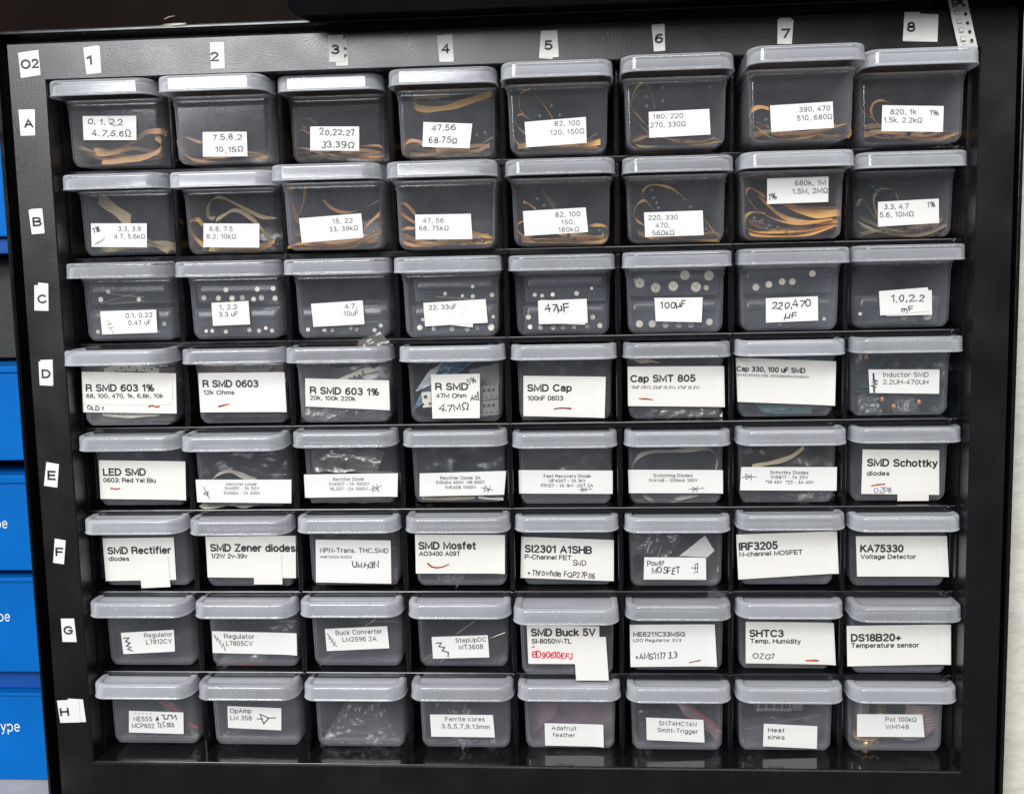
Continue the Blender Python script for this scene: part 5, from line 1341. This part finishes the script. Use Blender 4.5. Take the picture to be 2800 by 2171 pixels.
# E row
t = strip('E2', 1, [(1262, 356), (1300, 322), (1365, 302), (1420, 315), (1480, 343), (1525, 356)], 0.004, 16, 'cream', 'curled_tape', 'cream tape arch above the sticker of the row E second-column box', 'component tape')
strip('E2', 1, [(1200, 500), (1240, 515), (1330, 508), (1400, 498), (1470, 508), (1540, 497)], 0.003, 10, 'cream', 'curled_tape', 'cream tape edge lying below the sticker of the row E second-column box', 'component tape')
sheet('E2', 1, ((1180, 195), (1740, 195), (1740, 350), (1180, 350)), 0.012, 'clear_bag', 'bag', 'clear bag above the sticker of the row E second-column box', 'plastic bag', amp=.002, seed=34)
sheet('E3', 1, ((1850, 165), (2310, 168), (2250, 305), (1870, 312)), 0.005, 'silver_bag', 'silver_bag', 'silvery bag above the sticker of the row E third-column box', 'plastic bag', amp=.0025, seed=35, sc=130)
sheet('E3', 1, ((1850, 462), (2280, 455), (2270, 488), (1860, 492)), 0.006, 'reddish_film', 'tape_dark', 'reddish brown strip below the sticker of the row E third-column box', 'film', amp=.0008, seed=36)
sheet('E4', 2, ((510, 160), (1040, 160), (1040, 480), (520, 482)), 0.010, 'navy_bag', 'bag_navy', 'dark navy bag filling the row E fourth-column box', 'plastic bag', amp=.0025, seed=37)
strip('E4', 2, [(555, 462), (640, 468), (760, 464), (870, 458)], 0.004, 18, 'tape_pale', 'curled_tape', 'dull tan tape at the left below the sticker of row E fourth-column', 'component tape', face=True)
strip('E4', 2, [(890, 455), (960, 467), (1040, 466)], 0.003, 15, 'cream', 'curled_tape', 'cream tape end at the right below the sticker of row E fourth-column', 'component tape', face=True)
sheet('E5', 2, ((1150, 172), (1690, 172), (1690, 480), (1155, 480)), 0.016, 'dark_film', 'bag_brown', 'dark film lining the row E fifth-column box', 'film', amp=.0015, seed=38)
for pp, lab in (([(1230, 440), (1190, 460), (1168, 478), (1155, 490)], 'left'), ([(1610, 440), (1650, 465), (1672, 492)], 'right'), ([(1340, 240), (1380, 200), (1440, 215), (1520, 265), (1590, 290)], 'upper')):
    strip('E5', 2, pp, 0.004, 5, 'copper' if lab != 'upper' else 'tape_dark', 'copper_wire', f'{lab} bent copper wire in the row E fifth-column box', 'wire', wlen=.0012)
strip('E6', 2, [(1808, 292), (1820, 250), (1860, 205), (1940, 185), (2060, 182), (2165, 172), (2260, 168), (2305, 195), (2318, 240), (2308, 292)], 0.004, 15, 'cream', 'curled_tape', 'cream tape loop rising above the sticker of the row E sixth-column box', 'component tape')
strip('E6', 2, [(1875, 440), (1930, 475), (1980, 492), (2060, 475), (2120, 455), (2200, 440)], 0.003, 15, 'cream', 'curled_tape', 'cream tape sagging below the sticker of the row E sixth-column box', 'component tape')
strip('E6', 2, [(2080, 455), (2130, 478), (2180, 470), (2210, 440)], 0.008, 9, 'tape_pale', 'curled_tape', 'thin tan tape curl at the right below the sticker of row E sixth-column', 'component tape')
strip('E7', 3, [(870, 160), (800, 212), (720, 242), (620, 262), (560, 275)], 0.007, 26, 'tape_pale', 'brown_tape', 'dim tan tape crossing the row E seventh-column box', 'component tape', face=True)
sheet('E7', 3, ((500, 160), (1055, 160), (1050, 485), (500, 487)), 0.010, 'clear_bag', 'bag_brown', 'brownish clear bag filling the row E seventh-column box', 'plastic bag', amp=.003, seed=39)
sheet('E7', 3, ((700, 420), (1030, 420), (1035, 482), (760, 482)), 0.004, 'clear_bag', 'bag', 'clear bag fold below the sticker of the row E seventh-column box', 'plastic bag', amp=.002, seed=40, sc=300)
sheet('E1', 1, ((620, 200), (1080, 200), (1080, 500), (620, 500)), 0.014, 'dark_film', 'bag_navy', 'dark film lining the row E first-column box', 'film', amp=.0015, seed=41)
# F row
sheet('F3', 1, ((1860, 680), (2310, 672), (2310, 985), (1870, 985)), 0.012, 'brown_film', 'bag_brown', 'brown film lining the row F third-column box', 'film', amp=.002, seed=42)
sheet('F3', 1, ((2340, 880), (2375, 878), (2375, 975), (2345, 978)), 0.006, 'red_zip_bag', 'bag_pink', 'reddish bag edge right of the sticker in row F third-column', 'plastic bag', amp=.001, seed=43)
sheet('F4', 2, ((610, 918), (820, 918), (770, 985), (700, 975)), 0.004, 'silver_film', 'bag_dense', 'crinkled film put in for a silvery glint below the sticker of the row F fourth-column box', 'film', amp=.004, seed=44, sc=300)  # film sheet added to give the metallic glint
sheet('F5', 2, ((1205, 945), (1258, 948), (1225, 968), (1212, 966)), 0.004, 'purple_scrap', 'bag_navy', 'purple scrap under the sticker of the row F fifth-column box', 'film scrap', amp=.0005, seed=45)
sheet('F6', 2, ((1810, 680), (2130, 680), (2020, 820), (1815, 800)), 0.0045, 'clear_bag', 'bag_dense', 'shiny clear bag at the upper left in the row F sixth-column box', 'plastic bag', amp=.003, seed=46, sc=180)
sheet('F6', 2, ((2090, 808), (2245, 685), (2302, 775), (2260, 815)), 0.0035, 'paper_tag', 'paper_old', 'tilted grey-white paper tag inside the row F sixth-column box', 'paper tag', amp=.0004, seed=47)
sheet('F6', 2, ((2255, 820), (2340, 810), (2345, 980), (2270, 985)), 0.010, 'brown_film', 'bag_brown', 'brownish film right of the sticker in row F sixth-column', 'film', amp=.0015, seed=48)
strip('F6', 2, [(1960, 810), (1975, 775), (1985, 745)], 0.005, 9, 'tape_pale', 'thin_strip', 'thin tan strip standing above the sticker of row F sixth-column', 'strip', wlen=.003)
for k, seg, x0, x1, y0, y1, sd in (('F7', 3, 490, 1055, 665, 980, 49), ('F8', 3, 1160, 1720, 675, 985, 50)):
    sheet(k, seg, ((x0, y0), (x1, y0), (x1, y1), (x0, y1)), 0.014, 'brown_film', 'bag_brown', f'brown film lining the {cname(k)} box', 'film', amp=.002, seed=sd)
# G row
sheet('G2', 1, ((1480, 210), (1780, 210), (1790, 275), (1560, 275)), 0.006, 'clear_bag', 'bag_brown', 'dim bag fold above the sticker of the row G second-column box', 'plastic bag', amp=.003, seed=51)
t = sheet('G2', 1, ((1340, 405), (1600, 415), (1560, 478), (1290, 478)), 0.004, 'zip_bag', 'bag_dense', 'clear zip bag with a red line below the sticker of row G second-column', 'plastic bag', amp=.0015, seed=52)
strip('G2', 1, [(1310, 468), (1345, 462), (1400, 466), (1560, 470)], 0.0035, 5, 'red_zip', 'zip_line', None, None, wlen=.001, parent=t)
sheet('G5', 2, ((1170, 470), (1460, 475), (1470, 535), (1180, 535)), 0.010, 'clear_bag', 'bag', 'clear bag below the sticker of the row G fifth-column box', 'plastic bag', amp=.002, seed=53)
t = sheet('G7', 3, ((690, 475), (840, 478), (838, 500), (690, 498)), 0.004, 'circuit_board', 'grey_paper', 'small greenish board below the sticker of the row G seventh-column box', 'circuit board', amp=.0001, seed=54)
# H row
sheet('H1', 1, ((940, 690), (1030, 690), (1190, 860), (1185, 935)), 0.006, 'zip_bag', 'bag_dense', 'clear zip bag slanting down in the row H first-column box', 'plastic bag', amp=.0015, seed=55)
strip('H1', 1, [(960, 695), (1010, 720), (1070, 760), (1120, 820), (1185, 850)], 0.0045, 9, 'red_zip', 'red_zip_strip', 'red zip line of the bag in the row H first-column box', 'zip strip', wlen=.0015)
sheet('H2', 1, ((1290, 860), (1450, 850), (1420, 955), (1300, 955)), 0.010, 'clear_bag', 'bag', 'faint clear bag at the lower left in the row H second-column box', 'plastic bag', amp=.002, seed=56)
sheet('H3', 1, ((2060, 700), (2260, 710), (2390, 960), (1910, 950)), 0.004, 'creased_clear_bag', 'bag', 'large creased clear bag filling the row H third-column box', 'plastic bag', amp=.004, seed=57, sc=60, nx=40, nz=30, layers=2)
strip('H3', 1, [(1905, 845), (1935, 865), (2050, 875), (2170, 880), (2300, 850), (2330, 850), (2345, 900), (2400, 945)], 0.003, 5, 'bag_dense', 'bag_seam', 'pale folded seam across the row H third-column box', 'bag seam', wlen=.002)
strip('H3', 1, [(2295, 770), (2283, 800), (2290, 830), (2320, 850)], 0.003, 7, 'brass', 'golden_glint_wire', 'short golden wire above the seam in the row H third-column box', 'wire', wlen=.001)
sheet('H4', 2, ((600, 700), (820, 700), (1040, 960), (760, 970)), 0.006, 'clear_bag', 'bag', 'clear bag crossing behind the sticker of the row H fourth-column box', 'plastic bag', amp=.005, seed=58, sc=140, nx=36, nz=24)
sheet('H4', 2, ((770, 915), (880, 918), (850, 965), (800, 968)), 0.0035, 'shiny_bag_end', 'silver_bag', 'shiny crumpled bag end below the sticker of the row H fourth-column box', 'plastic bag', amp=.003, seed=59, sc=400)
sheet('H5', 2, ((1190, 700), (1710, 700), (1700, 965), (1200, 965)), 0.016, 'pink_film', 'bag_pink', 'dull pink film lining the row H fifth-column box', 'film', amp=.001, seed=60)
strip('H5', 2, [(1208, 702), (1205, 780), (1190, 860), (1195, 960)], 0.003, 12, 'bag_pink', 'pink_film_fold', 'left pink film fold in the row H fifth-column box', 'film fold', wlen=.012)
strip('H5', 2, [(1370, 702), (1330, 760), (1250, 830), (1225, 890), (1240, 935), (1290, 945)], 0.003, 10, 'bag_pink', 'pink_film_fold', 'curved middle pink film fold in the row H fifth-column box', 'film fold', wlen=.012)
strip('H5', 2, [(1690, 702), (1693, 800), (1690, 900), (1665, 962)], 0.003, 10, 'bag_pink', 'pink_film_fold', 'right pink film fold in the row H fifth-column box', 'film fold', wlen=.012)
sheet('H6', 2, ((2060, 712), (2150, 712), (2345, 870), (2320, 930)), 0.006, 'zip_bag', 'bag_pink', 'clear zip bag at the upper right in the row H sixth-column box', 'plastic bag', amp=.002, seed=61)
strip('H6', 2, [(2140, 712), (2190, 750), (2250, 790), (2300, 830), (2338, 850)], 0.0045, 9, 'red_zip', 'red_zip_strip', 'red zip line of the bag in the row H sixth-column box', 'zip strip', wlen=.0015)
sheet('H6', 2, ((1850, 740), (2000, 740), (1900, 985), (1840, 985)), 0.010, 'clear_bag', 'bag', 'faint clear bag at the left in the row H sixth-column box', 'plastic bag', amp=.002, seed=62)
sheet('H7', 3, ((500, 790), (970, 762), (960, 985), (540, 990)), 0.005, 'zip_bag', 'bag', 'clear zip bag behind the sticker of the row H seventh-column box', 'plastic bag', amp=.003, seed=63, sc=100)
strip('H7', 3, [(515, 858), (640, 835), (800, 800), (970, 775)], 0.0035, 8, 'bag_dense', 'zip_line', 'pale zip line slanting across the row H seventh-column box', 'zip strip', wlen=.0015)
# heat sink with fins
fn = inside('H7', 3, 0.012)
a, b = fn(585, 752), fn(800, 712)
hs = MB().box((0, 0, 0), (b.x - a.x, 0.014, 0.0016)).build('heat_sink', MAT['steel'], bevel=.0002)
hs.location = a
for i in range(5):
    fx = (b.x - a.x) * (0.04 + i * 0.22)
    MB().box((fx, 0.0002, 0.0016), (fx + 0.0011, 0.0135, 0.0016 + 0.0045 - 0.0006 * i)).build('fin', MAT['steel'], hs, bevel=.0002)
tag(hs, 'small grey finned heat sink at the top left in the row H seventh-column box', 'heat sink')
fn = inside('H7', 3, 0.014)
a = fn(800, 750)
hs = MB().box((0, 0, 0), (0.006, 0.012, 0.0055)).build('heat_sink', MAT['steel'], bevel=.0004)
hs.location = a
tag(hs, 'plain block-shaped heat sink beside the finned one in row H seventh-column', 'heat sink')
# potentiometers
fn = inside('H8', 3, 0.014)
for i, (x, y, r, lab) in enumerate([(1238, 938, 0.0070, 'lower brass potentiometer below the sticker in the row H eighth-column box'), (1215, 752, 0.0068, 'greenish potentiometer shaft at the top left in the row H eighth-column box'), (1330, 745, 0.0050, 'golden potentiometer shaft under the lid in the row H eighth-column box')]):
    c = fn(x, y)
    if i == 0:
        o = MB().cyl((0, 0, -0.0035), (0, 0, 1), r, 0.0070, 28).build('potentiometer', MAT['brass'], bevel=.0008)
        MB().cyl((0, 0, 0.0040), (0, 0, 1), r * 1.08, 0.0012, 28).build('wafer', MAT['tape'], o)
        MB().cyl((0, 0, 0.0052), (0, 0, 1), r * 0.45, 0.007, 20).build('shaft', MAT['steel'], o)
        for q in range(3): MB().box((-0.0045 + q * 0.004, -r - 0.003, 0.0041), (-0.003 + q * 0.004, -r + .001, 0.0047)).build('pin', MAT['steel'], o)
    else:
        o = MB().cyl((0, 0, -0.006), (0, 0, 1), r * .6, 0.013, 22).build('potentiometer', MAT['brass' if i == 2 else 'steel'], bevel=.0005)
        MB().cyl((0, 0, -0.003), (0, 0, 1), r * .75, 0.002, 22).build('nut', MAT['brass'], o, bevel=.0002)
    o.location = c
    tag(o, lab, 'potentiometer', 'potentiometers in the row H eighth-column box')
fn = inside('H8', 3, 0.006)
c0, c1 = fn(1490, 720), fn(1660, 930)
vs, fs = [], []
nn = 48
for i in range(nn + 1):
    u = i / nn
    z = c0.z + (c1.z - c0.z) * u
    bul = 0.0010 * math.sin(u * math.pi * 22)
    for j in range(9):
        w_ = j / 8
        x_ = c0.x - (0.006 if u > .7 else 0.0) * (u - .7) / .3 + (c1.x - c0.x + .002 * math.sin(u * 3)) * w_ + (0.006 * max(0, u - .7) / .3) * 0
        vs.append(Vector((x_, c0.y + 0.004 * (w_ * 2 - 1) ** 2 - bul, z)))
for i in range(nn):
    for j in range(8):
        a = i * 9 + j
        fs.append((a, a + 9, a + 10, a + 1))
o = mesh('ribbed_knob', vs, fs, MAT['pinkish'], smooth=True, origin=(c0 + c1) / 2)
tag(o, 'ribbed pinkish knob at the right in the row H eighth-column box', 'knob')

# ------------------------------------------------------------------ punched component tape and paper scrap on the frame
def fz(x, y): return 2300 + x / 4.232, y / 4.232


root = empty('component_tape', at(*fz(1410, 300), -0.0012))
tag(root, 'white punched paper tape hanging at the top right corner of the cabinet', 'component tape')
L0 = root.location.copy()
pts = [((1215, -90), (1440, -90)), ((1235, 0), (1460, 0)), ((1275, 200), (1500, 190)), ((1315, 380), (1540, 375)), ((1357, 560), (1587, 580)), ((1362, 600), (1592, 620))]
vs = [at(*fz(*p), -0.0010 - 0.0012 * math.sin(i * 0.8)) - L0 for i, q in enumerate(pts) for p in q]
mesh('tape_strip', vs, [(2 * i, 2 * i + 2, 2 * i + 3, 2 * i + 1) for i in range(len(pts) - 1)], MAT['paper_old'], root, smooth=True)
for (x, y) in [(1343, 150), (1363, 250), (1387, 348), (1410, 449), (1433, 545)]:
    q = [(x - 32, y - 22), (x + 26, y - 29), (x + 32, y + 22), (x - 24, y + 29)]
    q2 = [(x - 18, y - 12), (x + 24, y - 18), (x + 28, y + 18), (x - 10, y + 22)]
    mesh('pocket', [at(*fz(*p), -0.0026) - L0 for p in q], [(0, 3, 2, 1)], MAT['pocket'], root)
    mesh('pocket_bottom', [at(*fz(*p), -0.0027) - L0 for p in q2], [(0, 3, 2, 1)], MAT['paper'], root)
for (x, y) in [(1418, 65), (1440, 168), (1463, 270), (1487, 370), (1511, 470)]:
    vs = [at(*fz(x + 18 * math.cos(a * math.pi / 8), y + 19 * math.sin(a * math.pi / 8)), -0.0026) - L0 for a in range(16)]
    mesh('sprocket_hole', vs, [list(range(16))], MAT['dark_hole'], root)
ink = Ink(lambda x, y: at(x, y, -0.0026), Matrix.Translation(-L0))
ink.nrm = Vector((0, -1, 0))
ink.line(fz, [(1285, 5), (1300, 90)], 16, 'ink')
ink.line(fz, [(1275, 20), (1370, 5), (1390, 30), (1310, 50), (1345, 85)], 14, 'ink')
ink.line(fz, [(1345, 60), (1350, 20), (1395, 10), (1400, 45), (1355, 55)], 13, 'ink')
ink.build('lettering', root)

c = [(1562, 268), (1640, 243), (1730, 236), (1855, 232), (1840, 258), (1735, 256), (1650, 262)]
vs = [at(x / 3.64, y / 3.64 , -0.0015 - 0.001 * (i % 2)) for i, (x, y) in enumerate(c)]
o = mesh('paper_scrap', vs, [list(range(len(c)))[::-1]], MAT['cream'], origin=vs[0])
tag(o, 'torn cream paper scrap on the top edge of the cabinet', 'paper scrap')
c = [(1630, 190), (1680, 166), (1740, 158), (1735, 166), (1690, 176), (1640, 198)]
vs = [at(x / 3.64, y / 3.64, 0.029) for (x, y) in c]
o = mesh('curled_fibre', vs, [list(range(len(c)))[::-1]], MAT['tape_dark'], origin=vs[0])
tag(o, 'thin brown fibre on the dark panel above the paper scrap', 'fibre')
